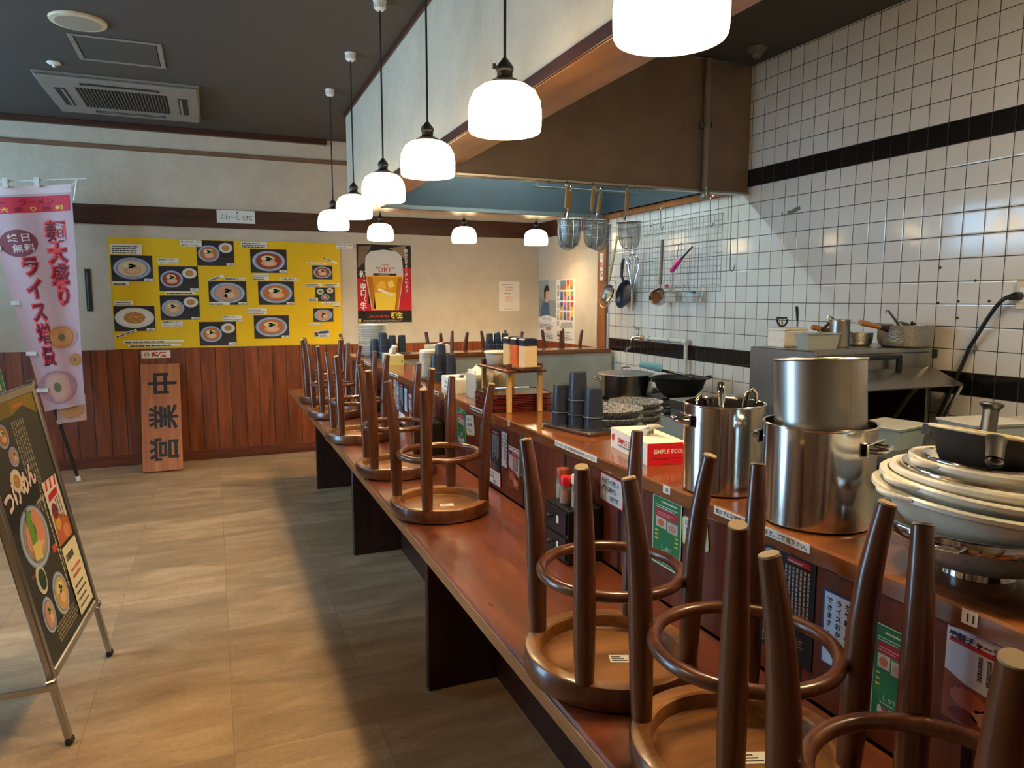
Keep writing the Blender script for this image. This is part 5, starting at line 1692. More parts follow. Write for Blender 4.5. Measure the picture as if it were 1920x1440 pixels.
# ================================================================== stove with pots
t = thing('gas_range', 'black gas range along the tiled wall', 'stove', (2.65, 3.98, 0))
mb = MB(); mb.box(-.36, .40, -.62, .62, .08, .71, 0, .006); mb.build('body', M_BLACKM, t)
mb = MB(); mb.box(-.37, .41, -.63, .63, .7105, .735, 0, .004); mb.build('top_plate', M_BLACKM, t)
for x, y in ((.07, -.13), (-.10, .18), (.2, .42), (-.2, -.42)):
    mb = MB(); mb.torus(.105, .006, 32, 8, 0, TZ(x, y, .742)); mb.lathe([(0, .737), (.04, .737), (.045, .741), (.03, .746), (0, .746)], 24, 0, TZ(x, y))
    for k in range(6):
        q = TZ(x, y) @ Matrix.Rotation(R(60 * k), 4, 'Z')
        mb.box(.06, .13, -.005, .005, .737, .7475, 0, .001, q)
    mb.build('burner', M_BLACK, t)
for k in range(4):
    mb = MB(); mb.lathe([(0, .03), (.02, .028), (.024, .0), (0, 0)], 18, 0, Matrix.Translation((-.361, -.45 + .3 * k, .62)) @ Matrix.Rotation(R(-90), 4, 'Y')); mb.build('knob', M_STEELB, t)
for x in (-.32, .36):
    for y in (-.57, .57):
        mb = MB(); mb.cyl((x, y, 0), (x, y, .08), .02); mb.build('foot', M_STEELD, t)
ZS = .7495
t = thing('stew_pot', 'wide lidded steel pot on the gas range by the post', 'pot', (2.55, 4.16, ZS))
mb = MB(); mb.lathe([(0, 0), (.172, 0), (.178, .006), (.178, .150), (.175, .150), (.174, .006), (0, .004)], 64); mb.build('pot_body', M_STEEL, t)
mb = MB(); mb.lathe([(0, .176), (.06, .173), (.14, .163), (.176, .156), (.186, .153), (.188, .1505), (.1785, .1505), (.17, .152), (0, .168)], 64); ld = mb.build('lid', M_STEELB, t)
mb = MB(); mb.tube([(-.03, 0, .172), (-.03, 0, .19), (0, 0, .196), (.03, 0, .19), (.03, 0, .172)], .006, 10); mb.build('lid_handle', M_CHROME, ld)
for a in (-35, 145):
    q = Matrix.Rotation(R(a), 4, 'Z')
    mb = MB(); mb.tube([(.177, -.05, .11), (.205, -.045, .115), (.222, 0, .118), (.205, .045, .115), (.177, .05, .11)], .007, 10, 0, q); mb.build('handle', M_CHROME, t)
t = thing('wok', 'black iron wok on the gas range', 'wok', (2.76, 3.845, ZS))
mb = MB(); mb.lathe([(0, 0), (.05, .002), (.10, .028), (.145, .078), (.17, .148), (.1725, .150), (.168, .148), (.142, .080), (.098, .032), (.05, .006), (0, .004)], 64); mb.build('bowl', M_BLACKM, t)
for a in (-20, 160):
    q = Matrix.Rotation(R(a), 4, 'Z')
    mb = MB(); mb.tube([(.168, -.04, .14), (.195, -.035, .15), (.205, 0, .155), (.195, .035, .15), (.168, .04, .14)], .006, 10, 0, q); mb.build('handle', M_BLACK, t)
t = thing('ladle', 'black-handled ladle lying across the wok', 'ladle', (2.74, 3.93, ZS + .155))
mb = MB(); mb.tube([(-.06, .05, .035), (.0, .0, .018)], [.010, .009], 12); mb.tube([(0, 0, .018), (.09, -.07, -.006)], [.005, .004], 10, 1); mb.build('handle', [M_BLACK, M_CHROME], t)
mb = MB(); mb.lathe([(0, -.018), (.022, -.012), (.03, .002), (.028, .002), (.02, -.01), (0, -.015)], 20, 0, TZ(.115, -.09, -.012)); mb.build('scoop', M_CHROME, t)
t = thing('cloth_roll', 'pale blue cloth-wrapped pan handle resting between pot and wok', 'handle', (2.64, 3.99, ZS + .165))
mb = MB(); mb.tube([(-.055, .05, .058), (.055, -.04, .030)], [.021, .025], 18); mb.build('wrapping', mat('pale_blue_cloth', (120, 176, 186), .9, bump=.3), t)
mb = MB(); mb.tube([(-.058, .0525, .0588), (-.056, .051, .058)], [.012, .012], 14); mb.build('handle_end', mat('bright_blue_end', (60, 150, 176), .6), t)

# sink unit between range and dish washer, with a low back plate
t = thing('sink_unit', 'stainless sink unit against the tiles left of the dishwasher', 'sink', (2.68, 3.03, 0))
mb = MB(); mb.box(-.36, .40, -.30, .30, .80, .85, 0, .004); mb.build('top', M_STEELB, t)
mb = MB(); mb.box(.37, .40, -.30, .30, .8505, .985, 0, .003); mb.build('back_plate', M_STEELB, t)
mb = MB(); mb.box(-.35, .39, -.29, .29, .1, .799); mb.build('cabinet', M_STEELD, t)
for x in (-.3, .35):
    for y in (-.25, .25):
        mb = MB(); mb.cyl((x, y, 0), (x, y, .1), .02); mb.build('foot', M_STEELD, t)

# ================================================================== dishwasher and what stands on it
DX, DY = 2.328, 2.303
t = thing('dishwasher', 'stainless under-hood dishwasher with black handle and open dark front', 'dishwasher', (DX, DY, 0))
w, d = .708, .392
mb = MB(); mb.box(0, .02, 0, d, .08, 1.178, 0, .003); mb.box(w - .02, w, 0, d, .08, 1.178, 0, .003); mb.box(.0205, w - .0205, d - .02, d, .08, 1.178); mb.box(.0205, w - .0205, 0, d - .0205, 1.158, 1.178, 0, .003); mb.build('casing', M_STEELB, t)
mb = MB(); mb.box(.021, w - .021, .0, .018, 1.085, 1.157, 0, .002); mb.build('header_panel', M_STEELB, t)
mb = MB(); mb.prism([(.0, 0), (w, 0), (w, .006), (0, .006)], 0, .17, 0, Matrix.Translation((0, -.0015, 1.085)) @ Matrix.Rotation(R(112), 4, 'X')); mb.build('door_visor', M_STEELB, t)
mb = MB(); mb.box(.022, w - .022, .25, .26, .1, 1.08); mb.box(.022, w - .022, .0, .25, .08, .1); mb.build('wash_chamber', M_BLACKM, t)
for x in (.006, w - .006):
    mb = MB(); mb.tube([(x, -.155, 1.022), (x, .02, .66)], .009, 10); mb.build('door_arm', M_STEELB, t)
mb = MB(); mb.tube([(.52, -.09, 1.03), (.53, -.02, .95), (.50, .05, .8)], .012, 10); mb.build('hose', M_STEELD, t)
mb = MB(); mb.cyl((.33, .03, .7), (.33, .03, 1.08), .004, n=8); mb.build('rod', M_STEELB, t)
mb = MB(); mb.box(.20, .47, -.045, -.025, 1.135, 1.157, 0, .006); mb.box(.445, .47, -.0455, -.0245, 1.075, 1.137, 0, .005); mb.box(.20, .222, -.025, -.001, 1.138, 1.154, 0, .003); mb.box(.40, .42, -.025, -.001, 1.138, 1.154, 0, .003); mb.build('handle', M_BLACK, t)
ZD = 1.1785
t = thing('foam_box', 'white foam box on the left end of the dishwasher', 'box', (2.475, 2.615, ZD), R(4))
mb = MB(); mb.box(-.075, .075, -.05, .05, 0, .074, 0, .003); mb.build('box_body', M_WHITE, t)
mb = MB(); mb.box(-.077, .077, -.052, .052, .0742, .088, 0, .004); mb.build('lid', M_WHITE, t)
t = thing('vegetable_peeler', 'black Y-shaped peeler standing on the foam box', 'peeler', (2.425, 2.60, ZD + .0925))
mb = MB(); mb.tube([(.03 * math.cos(R(a)), 0, .036 - .034 * math.sin(R(a)) * 1.0) for a in range(0, 181, 15)], .0045, 8); mb.build('frame', M_BLACK, t)
mb = MB(); mb.box(-.032, .024, -.006, .006, .037, .045, 0, .002); mb.build('blade', M_BLACK, t)
mb = MB(); mb.cyl((0, 0, .003), (0, 0, .036), .0035, n=8); mb.build('grip', M_STEELB, t)
t = thing('kitchen_knife', 'small black-handled knife standing by the peeler', 'knife', (2.505, 2.59, ZD + .0885))
mb = MB(); mb.tube([(0, 0, .03), (-.002, 0, .06), (-.006, 0, .09), (-.01, 0, .098)], [.005, .0075, .0085, .006], 10, flat=.6); mb.build('handle', M_BLACK, t)
mb = MB(); mb.box(-.004, .006, -.001, .001, 0, .031); mb.build('blade', M_CHROME, t)
t = thing('storage_tub', 'translucent oblong tub on the front of the dishwasher', 'tub', (2.458, 2.42, ZD), R(-3))
mb = MB()
def open_box(mb, w, l, h, tp=.01, th=.003):
    ring = lambda a, b, z: [(-a, -b, z), (a, -b, z), (a, b, z), (-a, b, z)]
    R_ = [ring(w - tp, l - tp, 0), ring(w, l, h), ring(w + .006, l + .006, h), ring(w + .006, l + .006, h + .003), ring(w - th, l - th, h + .003), ring(w - tp - th, l - tp - th, th)]
    vs = [p for r in R_ for p in r]
    fs = [(a * 4 + i, a * 4 + (i + 1) % 4, a * 4 + 4 + (i + 1) % 4, a * 4 + 4 + i) for a in range(5) for i in range(4)] + [(3, 2, 1, 0), (20, 21, 22, 23)]
    mb.add(vs, fs)
open_box(mb, .086, .045, .068); mb.build('tub_body', glass('frosted_tub', (206, 214, 212), .42, .35), t)
t = thing('serving_spoon', 'black-handled spoon leaning in the translucent tub', 'spoon', (2.448, 2.42, ZD + .018), 0)
mb = MB(); mb.tube([(.03, 0, .062), (.075, 0, .094)], [.006, .008], 10, flat=.6); mb.build('handle', M_BLACK, t)
mb = MB(); mb.tube([(-.05, 0, .004), (-.02, 0, .022), (.03, 0, .062)], [.016, .012, .005], 12, flat=.3); mb.build('bowl', M_CHROME, t)
t = thing('bain_marie_pot', 'tall plain steel cylinder pot on the dishwasher', 'pot', (2.662, 2.49, ZD))
mb = MB(); mb.lathe([(0, 0), (.042, 0), (.0445, .003), (.0445, .122), (.047, .124), (.0465, .126), (.043, .124), (.043, .004), (0, .003)], 48); mb.build('pot_body', M_STEELB, t)
M_HAM = NT('hammered_aluminium')
M_HAM.set(.38, 1.0)
M_HAM.b.inputs['Base Color'].default_value = lin((196, 196, 190))
_vo = M_HAM.n('ShaderNodeTexVoronoi'); _vo.inputs['Scale'].default_value = 95
M_HAM.l(M_HAM.coords(), _vo.inputs['Vector']); M_HAM.bump(_vo.outputs['Distance'], .5, .003)
M_HAM = M_HAM.m
M_HANDLE = wood('pan_handle_wood', (150, 90, 40), (200, 138, 76), .5, 'X', 1.2)


def yukihira(x, y, z, r, h, ang, label, tilt=4, ln=.15):
    t = thing('saucepan', label, 'pan', (x, y, z), R(ang), 'hammered saucepans on the dishwasher')
    mb = MB(); mb.lathe([(0, 0), (r * .8, 0), (r * .93, .008), (r, .03), (r * 1.02, h), (r * 1.03, h + .002), (r * .99, h + .001), (r * .96, .03), (r * .9, .012), (0, .004)], 56); mb.build('pan_body', M_HAM, t)
    T = Matrix.Translation((r, 0, h * .82)) @ Matrix.Rotation(R(-tilt), 4, 'Y')
    mb = MB(); mb.tube([(-.004, 0, 0), (.025, 0, .003), (.05, 0, .004)], [.014, .011, .010], 12, 0, T); mb.build('ferrule', M_BLACKM, t)
    mb = MB(); mb.tube([(.048, 0, .004), (.10, 0, .006), (ln, 0, .008), (ln + .012, 0, .008)], [.0105, .012, .0135, .012], 14, 0, T); mb.build('handle', M_HANDLE, t)
    return t


yukihira(2.955, 2.385, ZD, .115, .100, 179, 'hammered saucepan with wooden handle at the right end of the dishwasher', 9, .155)
yukihira(2.838, 2.545, ZD, .066, .060, 169, 'shallow hammered saucepan beside the steel cylinder on the dishwasher', 10, .17)
t = thing('ladle', 'steel ladle with hooked handle resting behind the cylinder pot', 'ladle', (2.815, 2.555, ZD + .034))
mb = MB(); mb.tube([(.03, 0, .0), (-.05, .01, .06), (-.125, .02, .105), (-.137, .021, .106), (-.14, .021, .092)], [.005, .005, .0045, .004, .003], 10, flat=1.5); mb.build('handle', M_CHROME, t)
mb = MB(); mb.lathe([(0, -.02), (.022, -.012), (.03, .002), (.028, .002), (.02, -.01), (0, -.016)], 20, 0, TZ(.04, 0, .004)); mb.build('scoop', M_CHROME, t)
t = thing('ladle', 'steel ladle with hooked handle standing in the right hammered saucepan', 'ladle', (2.94, 2.39, ZD + .03))
mb = MB(); mb.tube([(.02, 0, .02), (-.04, .0, .09), (-.095, .0, .138), (-.108, .0, .14), (-.112, .0, .124)], [.005, .005, .0045, .004, .003], 10, flat=1.6); mb.build('handle', M_CHROME, t)
mb = MB(); mb.lathe([(0, -.018), (.02, -.012), (.028, .002), (.026, .002), (.018, -.01), (0, -.014)], 20, 0, TZ(.03, 0, .01)); mb.build('scoop', M_CHROME, t)
t = thing('pan_lid', 'small black pan lid lying in the right hammered saucepan', 'lid', (2.985, 2.385, ZD + .088), 0)
t.rotation_euler = (R(24), R(18), 0)
mb = MB(); mb.lathe([(0, .014), (.03, .012), (.05, .004), (.055, 0), (.052, -.002), (0, .008)], 32); mb.build('lid_plate', M_BLACK, t)
mb = MB(); mb.lathe([(0, .03), (.01, .029), (.012, .022), (.006, .014), (0, .0135)], 16); mb.build('knob', M_BLACK, t)

# ================================================================== side table near the right edge
t = thing('side_table', 'stainless side table against the tiles at the right', 'table', (2.62, 1.30, 0))
mb = MB(); mb.box(-.48, .44, -.95, .80, .815, .85, 0, .004); mb.build('top', M_STEELD, t)
for x in (-.44, .40):
    for y in (-.9, .75):
        mb = MB(); mb.cyl((x, y, 0), (x, y, .8145), .02); mb.build('leg', M_STEELB, t)
mb = MB(); mb.box(-.44, .40, -.9, .75, .25, .27, 0, .003); mb.build('lower_shelf', M_STEELB, t)
M_TUB2 = glass('blue_grey_tub', (186, 202, 206), .45, .3)
for x, y, rz, sz, lb in ((2.34, 1.92, 12, (.10, .08, .075), 'blue-grey translucent tub beside the largest stockpot'), (2.46, 1.66, -10, (.11, .075, .12), 'milky translucent tub tipped up behind the bowl stack'), (2.80, 1.70, 4, (.15, .09, .085), 'long translucent tub under the tiles at the right edge')):
    t = thing('storage_tub', lb, 'tub', (x, y, .8505), R(rz), 'translucent tubs on the side table')
    mb = MB(); open_box(mb, *sz); mb.build('tub_body', M_TUB2, t)
    mb = MB(); mb.box(-sz[0] - .008, sz[0] + .008, -sz[1] - .008, sz[1] + .008, sz[2] + .0035, sz[2] + .011, 0, .003); mb.build('lid', M_MILKY, t)
t = thing('stick_blender', 'grey stick blender with flanged end leaning up before the tiles', 'blender', (2.24, 1.50, .8505), R(20))
T = Matrix.Rotation(R(14), 4, 'Y')
M_BLEND = steel('blender_grey', (120, 118, 116), .35, 'Z')
mb = MB(); mb.tube([(0, 0, .012), (0, 0, .20)], [.024, .0225], 24, 0, T); mb.build('shaft', M_BLEND, t)
mb = MB(); mb.lathe([(0, .226), (.028, .226), (.034, .222), (.034, .216), (.026, .208), (.0235, .2), (0, .2)], 28, 0, T); mb.build('flange', M_BLEND, t)
mb = MB(); mb.lathe([(0, 0), (.034, 0), (.036, .006), (.03, .014), (0, .014)], 28); mb.build('foot', M_BLACK, t)

# power socket and cable on the tiles
t = thing('wall_socket', 'cream wall socket on the tiles at the right edge', 'socket', (3.089, 1.945, 1.415))
mb = MB(); mb.box(-.012, 0, -.04, .035, -.06, .06, 0, .004); mb.build('cover_plate', mat('cream_plastic', (206, 190, 158), .4), t)
mb = MB(); mb.box(-.016, -.0122, -.018, .018, -.03, .03, 0, .002); mb.build('outlet', M_WHITE, t)
t = thing('power_cable', 'thick black cable curving down the tiles from the wall socket', 'cable', (3.05, 1.96, 1.41))
pts = [(0, 0, 0), (-.02, .035, -.012), (-.012, .09, -.075), (.0, .15, -.17), (.012, .185, -.22), (.018, .215, -.29), (.02, .25, -.38), (.012, .28, -.47), (0, .31, -.5595)]
sm = []
for i in range(len(pts) - 1):
    p0, p1, p2, p3 = [Vector(pts[max(0, min(len(pts) - 1, i + k))]) for k in (-1, 0, 1, 2)]
    for q in range(5):
        u = q / 5
        sm.append(.5 * ((2 * p1) + (-p0 + p2) * u + (2 * p0 - 5 * p1 + 4 * p2 - p3) * u * u + (-p0 + 3 * p1 - 3 * p2 + p3) * u ** 3))
sm.append(Vector(pts[-1]))
mb = MB(); mb.tube(sm, .0085, 12); mb.build('cord', M_BLACK, t)
mb = MB(); mb.tube([(.0225, 0, 0), (.0, 0, 0), (-.016, .02, -.006)], [.018, .018, .011], 16); mb.build('plug', M_BLACK, t)
mb = MB(); mb.box(.012, .0385, .17, .20, -.235, -.215, 0, .002); mb.build('cable_clip', M_STEELD, t)
for (y, z, lb) in ((2.33, 1.15, 'square grey bracket plate on the tiles right of the dishwasher'),):
    mb = MB(); mb.box(-.006, 0, -.018, .018, -.018, .018, 0, .002); mb.lathe([(0, -.009), (.004, -.008), (.004, -.006), (0, -.006)], 10, 0, Matrix.Rotation(R(90), 4, 'Y'))
    o = mb.build('bracket_plate', M_STEELD); o.location = (3.0895, y, z); tag(o, lb, 'bracket')
sc0 = None
for k, (y, z) in enumerate(((2.334, 1.541), (2.163, 1.479), (2.235, 1.388), (2.095, 1.389), (2.234, 1.314), (2.332, 1.381))):
    if sc0 is None:
        mb = MB(); mb.lathe([(0, .004), (.004, .0035), (.0065, .001), (.0065, 0), (0, 0)], 12, 0, Matrix.Rotation(R(-90), 4, 'Y')); sc0 = mb.build('wall_plug', M_BLACKM); o = sc0
    else:
        o = sc0.copy(); COL.objects.link(o)
    o.location = (3.0895, y, z)
    tag(o, 'small dark wall plug dotting the white tiles left of the socket', 'plug', 'dark wall plugs on the tiles')
mb = MB(); mb.prism([(-.05, -.012), (-.01, -.02), (.02, -.008), (.05, 0), (.045, .018), (.01, .016), (-.02, .002), (-.05, .004)], 0, .0012); mb.disc(-.09, -.012, .007, .012, .0012)
o = mb.build('chipped_patch', mat('bare_mortar', (120, 114, 106), .9)); o.matrix_world = on_side(3.09, 3.26, 1.90, .0003); tag(o, 'grey chipped patch on the upper white tiles', 'chip')

# ================================================================== taps and wall pipe
t = thing('wall_tap', 'white water pipe with chrome tap across the tiles above the stove', 'tap', (3.05, 4.74, 1.10))
M_PIPE = mat('white_painted_pipe', (206, 206, 196), .4)
mb = MB(); mb.tube([(0, -.06, .0), (0, -.52, .004), (0, -.545, -.004), (0, -.552, -.03), (0, -.556, -.26), (0, -.556, -.30)], .014, 14); mb.build('pipe_run', M_PIPE, t)
for p in ((0, -.545, -.004), (0, -.07, 0)):
    mb = MB(); mb.lathe([(0, -.022), (.018, -.022), (.02, -.016), (.02, .016), (.018, .022), (0, .022)], 18, 0, Matrix.Translation(p) @ Matrix.Rotation(R(90), 4, 'X')); mb.build('pipe_elbow', M_PIPE, t)
mb = MB(); mb.tube([(0, -.06, 0), (0, .02, 0), (0, .07, .004), (-.02, .10, .0), (-.03, .11, -.02)], [.013, .016, .014, .013, .012], 14)
mb.tube([(-.03, .11, -.02), (-.035, .115, -.07), (-.04, .14, -.09), (-.04, .17, -.095), (-.04, .18, -.12)], [.011, .010, .009, .009, .0095], 12); mb.build('tap_body', M_CHROME, t)
mb = MB(); mb.cyl((0, .07, .01), (0, .07, .06), .010, n=12); mb.tube([(0, .05, .065), (0, .09, .07), (-.0, .13, .085)], [.008, .009, .007], 10); mb.build('tap_lever', M_CHROME, t)
mb = MB(); mb.lathe([(0, .015), (.022, .012), (.024, 0), (0, 0)], 16, 0, Matrix.Translation((-.012, -.02, 0)) @ Matrix.Rotation(R(-90), 4, 'Y')); mb.build('stop_valve', M_CHROME, t)
for y in (-.10, -.36):
    mb = MB(); mb.cyl((.039, y, 0), (.012, y, 0), .007, n=10); mb.torus(.0155, .003, 20, 8, 0, Matrix.Translation((0, y, 0)) @ Matrix.Rotation(R(90), 4, 'X')); mb.build('pipe_clip', M_STEELD, t)

# ================================================================== wire grid with hanging tools
M_WIRE = steel('grid_wire', (178, 182, 180), .35, 'N')
t = thing('wire_grid', 'wire rack grid hanging on the tiles behind the stove', 'rack', (3.070, 4.46, 1.70))
mb = MB()
hw, hh = .60, .25
for i in range(31):
    y = -hw + 2 * hw * i / 30
    mb.tube([(0, y, -hh), (0, y, hh)], .0016, 5, caps=False)
for j in range(13):
    z = -hh + 2 * hh * j / 12
    mb.tube([(-.003, -hw, z), (-.003, hw, z)], .0016, 5, caps=False)
mb.build('mesh_wires', M_WIRE, t)
mb = MB(); mb.tube([(-.001, -hw, -hh), (-.001, hw, -hh), (-.001, hw, hh), (-.001, -hw, hh)], .003, 8, closed=True); mb.build('frame', M_WIRE, t)


def hook(x, y, ztop, zbot, label, m=None, r=.02, group='long wire hooks under the hood'):
    t = thing('wire_hook', label, 'hook', (x, y, zbot), 0, group)
    L_ = ztop - zbot
    pts = [(0, -r * 1.4, r * .9), (0, -r * 1.2, .003), (0, -r * .6, -.012), (0, 0, 0), (0, .002, .02), (0, .01, L_ - .03), (0, .006, L_ - .006), (0, -.008, L_), (0, -.02, L_ - .012)]
    mb = MB(); mb.tube(pts, .0026, 8); mb.build('wire', m or M_CHROME, t)


hook(3.062, 3.76, 2.075, 1.585, 'long dark wire hook hanging right of the wire grid', M_BLACK, .03)
hook(3.045, 3.95, 2.075, 1.875, 'pale wire hook near the hood pipe')
hook(3.045, 4.52, 2.075, 1.905, 'pale wire hook holding the grid, middle one')
hook(3.045, 4.66, 2.075, 1.945, 'pale wire hook holding the grid, left of the middle one')
hook(3.045, 5.12, 2.075, 1.885, 'pale wire hook at the far end above the skimmer')
# whisk
t = thing('whisk', 'balloon whisk hanging head up on the grid', 'whisk', (2.995, 4.815, 1.305))
mb = MB(); mb.cyl((0, 0, 0), (0, 0, .17), .008, .010, 14); mb.build('handle', M_STEELB, t)
mb = MB()
for k in range(7):
    a = math.pi * k / 7
    lp = []
    for i in range(19):
        u = i / 18 * math.pi
        rr = .052 * math.sin(u) ** .8 * (1 if True else 0)
        sgn = 1
        lp.append((0, 0, 0))
    lp = [(.008, .17), (.012, .20), (.03, .27), (.047, .33), (.05, .37), (.04, .41), (.018, .432), (0, .437)]
    full = lp + [(-r_, z) for r_, z in lp[-2::-1]]
    mb.tube([(r_ * math.cos(a), r_ * math.sin(a), z) for r_, z in full], .0016, 6, caps=False)
mb.build('wires', M_CHROME, t)
mb = MB(); mb.tube([(0, 0, .435), (0, 0, .50), (.012, 0, .515), (.03, 0, .51)], .0025, 8); mb.build('hanging_hook', M_CHROME, t)
# long ladle
t = thing('soup_ladle', 'long wooden-handled copper-bottomed ladle on the grid', 'ladle', (2.99, 4.43, 1.40))
mb = MB(); mb.cyl((0, 0, .10), (0, -.012, .42), .013, .011, 14); mb.build('handle', wood('weathered_handle', (110, 96, 78), (150, 134, 110), .6, 'Z', 1), t)
mb = MB(); mb.cyl((0, 0, .04), (0, 0, .105), .005, n=10); mb.build('neck', M_CHROME, t)
T = Matrix.Rotation(R(-62), 4, 'Y') @ Matrix.Rotation(R(18), 4, 'X')
mb = MB(); mb.lathe([(.062, .035), (.0635, .036), (.064, .03), (.062, 0), (.055, -.022), (.03, -.036), (0, -.04), (0, -.036), (.028, -.032), (.052, -.02), (.059, 0), (.061, .033)], 40, 0, Matrix.Translation((0, .01, .005)) @ T); mb.build('scoop', M_CHROME, t)
mb = MB(); mb.disc(0, 0, .0595, .0595, .012, 0, 32, Matrix.Translation((0, .01, .005)) @ T); mb.build('scoop_inside', mat('copper_stain', (120, 70, 44), .3, .6), t)
# frying pan and skimmer
t = thing('frying_pan', 'dark blue frying pan hanging on the tiles by the post', 'pan', (3.045, 4.975, 1.43))
T = Matrix.Rotation(R(-78), 4, 'Y')
mb = MB(); mb.lathe([(0, 0), (.085, 0), (.112, .032), (.114, .034), (.108, .033), (.083, .004), (0, .004)], 48, 0, T); mb.build('pan_body', mat('dark_blue_coating', (24, 36, 54), .35), t)
mb = MB(); mb.tube([(-.03, .0, .10), (-.045, .01, .15), (-.035, .02, .24), (-.02, .02, .285)], [.008, .012, .014, .009], 12); mb.build('handle', M_BLACK, t)
t = thing('skimmer', 'round mesh skimmer with long bamboo handle beside the post', 'skimmer', (2.935, 5.085, 1.44))
T = Matrix.Rotation(R(-72), 4, 'Y')
mb = MB(); mb.torus(.115, .003, 48, 8, 0, T)
for i in range(-2, 3):
    u = i * .035; l_ = math.sqrt(.115 ** 2 - u * u)
    mb.tube([(u, -l_, 0), (u, 0, -.02), (u, l_, 0)], .0015, 5, 0, T)
mb.build('hoop', M_WIRE, t)
mb = MB(); mb.lathe([(.075, .003), (.076, .0), (.06, -.02), (.03, -.03), (0, -.032), (0, -.03), (.03, -.028), (.058, -.018)], 40, 0, T); mb.build('mesh_cup', M_STEELD, t)
mb = MB(); mb.tube([(.03, .03, .11), (.045, -.01, .3), (.05, -.05, .455)], [.010, .009, .008], 10); mb.build('handle', wood('bamboo', (166, 136, 70), (196, 170, 104), .45, 'Z', 1), t)
# gas lighter on its hook
t = thing('gas_lighter', 'pink stick lighter hanging on the wire grid', 'lighter', (3.02, 4.27, 1.635), 0)
A = Vector((0, -.10, .045)); 
mb = MB(); mb.tube([(0, .07, -.042), (0, .06, -.036), (0, .0, .008), (0, -.045, .04)], [.012, .016, .015, .010], 14); mb.build('body', mat('pink_plastic', (206, 40, 120), .3), t)
mb = MB(); mb.tube([(0, -.045, .04), (0, -.165, .115)], [.007, .006], 12); mb.build('barrel', M_BLACK, t)
mb = MB(); mb.torus(.017, .004, 22, 8, 0, Matrix.Translation((0, .0, .028)) @ Matrix.Rotation(R(90), 4, 'Y')); mb.build('trigger_guard', mat('pale_pink', (226, 160, 190), .3), t)
mb = MB(); mb.tube([(0, .005, .045), (.0, .0, .10), (.0, -.012, .14), (.02, -.02, .15), (.036, -.02, .14)], .0025, 8); mb.build('hanging_hook', M_CHROME, t)
# wire baskets with small tools
for k, (y, lb) in enumerate(((4.28, 'wire basket with spatula and red-tipped tool under the grid, left one'), (4.08, 'wire basket with blue tool under the grid, right one'))):
    t = thing('wire_basket', lb, 'basket', (3.0, y, 1.375), 0, 'wire baskets hanging under the grid')
    mb = MB()
    for z, r_ in ((.075, .055), (.04, .048), (.0, .04)):
        mb.tube([(-r_, -r_ * 1.5, z), (r_ * .7, -r_ * 1.5, z), (r_ * .7, r_ * 1.5, z), (-r_, r_ * 1.5, z)], .002, 6, closed=True)
    for i in range(9):
        u = -1 + i / 4
        mb.tube([(-.055, u * .08, .075), (-.04, u * .058, 0), (.028, u * .058, 0), (.038, u * .08, .075)], .0016, 5)
    mb.build('wires', M_WIRE, t)
    mb = MB()
    for u in (-.05, .05):
        mb.tube([(.038, u, .075), (.045, u, .11), (.058, u, .118), (.062, u, .105)], .002, 6)
    mb.build('hook', M_WIRE, t)
    c = Card(); c.box(-.03, .02, -.06, .06, .004, .06, c.c([(214, 206, 190), (206, 214, 214)][k])); c.box(-.025, .005, -.05, -.02, .06, .075, c.c([(206, 206, 196), (70, 120, 176)][k])); c.done('contents', t)
    if k == 0:
        mb = MB(); mb.tube([(-.03, -.05, .06), (-.03, .03, .11)], [.004, .005], 8); mb.lathe([(0, -.012), (.012, -.008), (.013, .008), (0, .014)], 14, 1, TZ(-.03, .04, .113)); mb.build('red_tipped_tool', [M_STEELD, M_REDINK], t)

# ================================================================== noodle strainers hooked on the hood lip
t_ = NT('fine_wire_mesh')
t_.set(.35, .9)
t_.b.inputs['Base Color'].default_value = lin((126, 136, 138))
_tc = t_.coords()
_w1 = t_.n('ShaderNodeTexVoronoi'); _w1.inputs['Scale'].default_value = 420
t_.l(_tc, _w1.inputs['Vector'])
_tr = t_.n('ShaderNodeBsdfTransparent')
_mx = t_.n('ShaderNodeMixShader')
_f = t_.math('MULTIPLY_ADD', t_.math('GREATER_THAN', _w1.outputs['Distance'], .42), .35, .16)
t_.l(_f, _mx.inputs[0]); t_.l(_tr.outputs[0], _mx.inputs[1]); t_.l(t_.b.outputs[0], _mx.inputs[2]); t_.l(_mx.outputs[0], t_.out.inputs['Surface'])
M_MESH = t_.m


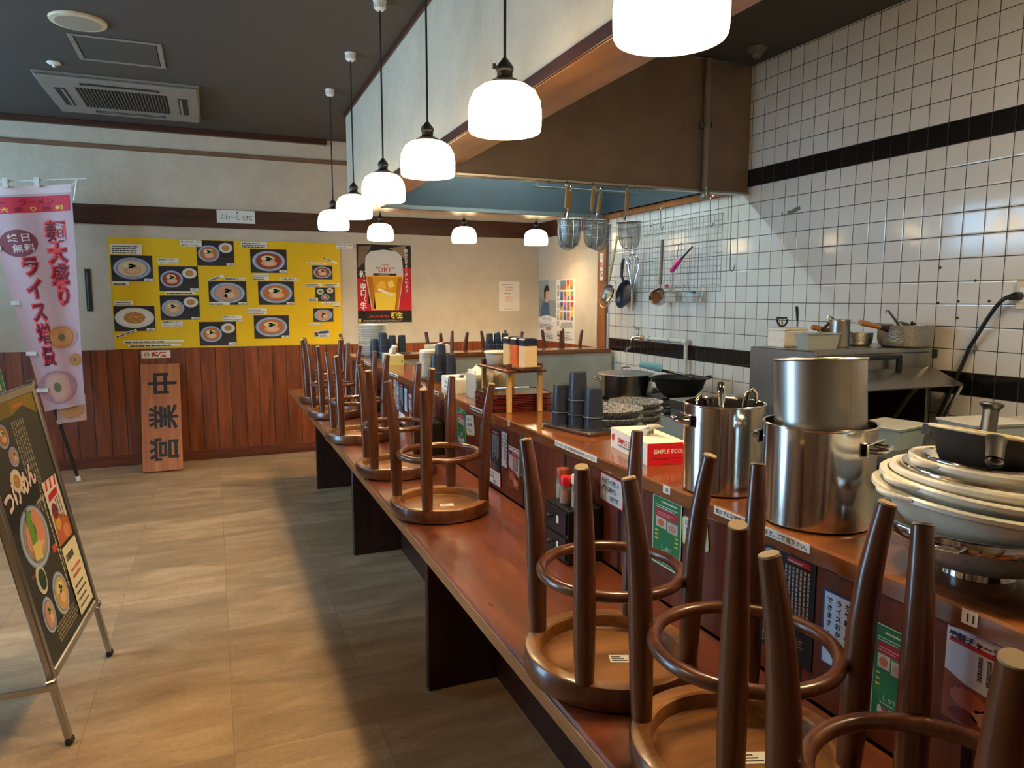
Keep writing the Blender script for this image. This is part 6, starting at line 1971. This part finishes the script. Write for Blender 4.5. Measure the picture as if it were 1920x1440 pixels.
def strainer():
    t = thing('noodle_strainer', '', 'strainer')      # origin = where the handle hooks over the lip
    T = TZ(0, -.03, -.345)
    mb = MB(); mb.lathe([(.066, .15), (.064, .10), (.058, .045), (.044, .01), (.02, 0), (0, -.001)], 40, 0, T); mb.build('mesh_basket', M_MESH, t)
    mb = MB(); mb.torus(.067, .0042, 44, 8, 0, T, z=.15); mb.torus(.0645, .002, 40, 6, 0, T, z=.118); mb.torus(.062, .0016, 40, 6, 0, T, z=.07)
    for k in range(6):
        a = math.pi * k / 3 + .3
        mb.tube([(.066 * math.cos(a), .066 * math.sin(a), .15), (.064 * math.cos(a), .064 * math.sin(a), .10), (.058 * math.cos(a), .058 * math.sin(a), .045), (.044 * math.cos(a), .044 * math.sin(a), .01), (0, 0, -.001)], .0018, 6, 0, T)
    mb.build('wire_frame', M_WIRE, t)
    mb = MB(); mb.tube([(0, .035, -.195), (0, .03, -.17), (0, .012, -.14), (0, .006, -.12)], [.005, .005, .006, .006], 10); mb.build('neck', M_CHROME, t)
    mb = MB(); mb.tube([(0, .006, -.13), (0, .0, -.07), (0, -.008, -.015)], [.0125, .0125, .011], 12, flat=.75); mb.build('handle', wood('strainer_handle', (128, 92, 44), (172, 134, 76), .45, 'Z', 1), t)
    mb = MB(); mb.tube([(0, -.008, -.018), (0, -.0105, -.002), (0, -.007, .0085), (0, .001, .0115), (0, .009, .007), (0, .0115, -.004), (0, .010, -.012)], [.007, .0045, .0045, .0045, .004, .004, .0035], 10); mb.build('hook', M_CHROME, t)
    return t


sr0 = strainer()
SR = [(1.822, 2, 0, 'leftmost of the noodle strainers on the hood lip'), (1.93, -4, -.03, 'noodle strainer behind the leftmost one, on the inner rail'), (1.985, 0, 0, 'middle noodle strainer with upright wooden handle'),
      (2.125, -4, -.02, 'noodle strainer with slanting handle right of the middle one'), (2.20, 3, 0, 'rightmost noodle strainer hanging apart from the others')]
for i, (x, tl, dz, lb) in enumerate(SR):
    o = sr0 if i == 0 else dup(sr0)
    o.location = (x, 3.618 if i in (0, 2, 4) else 3.785, 2.026); o.rotation_euler = (R(2), R(-tl), R([4, -10, 0, 0, -8][i])); o['label'] = lb; o['group'] = 'noodle strainers on the hood lip'
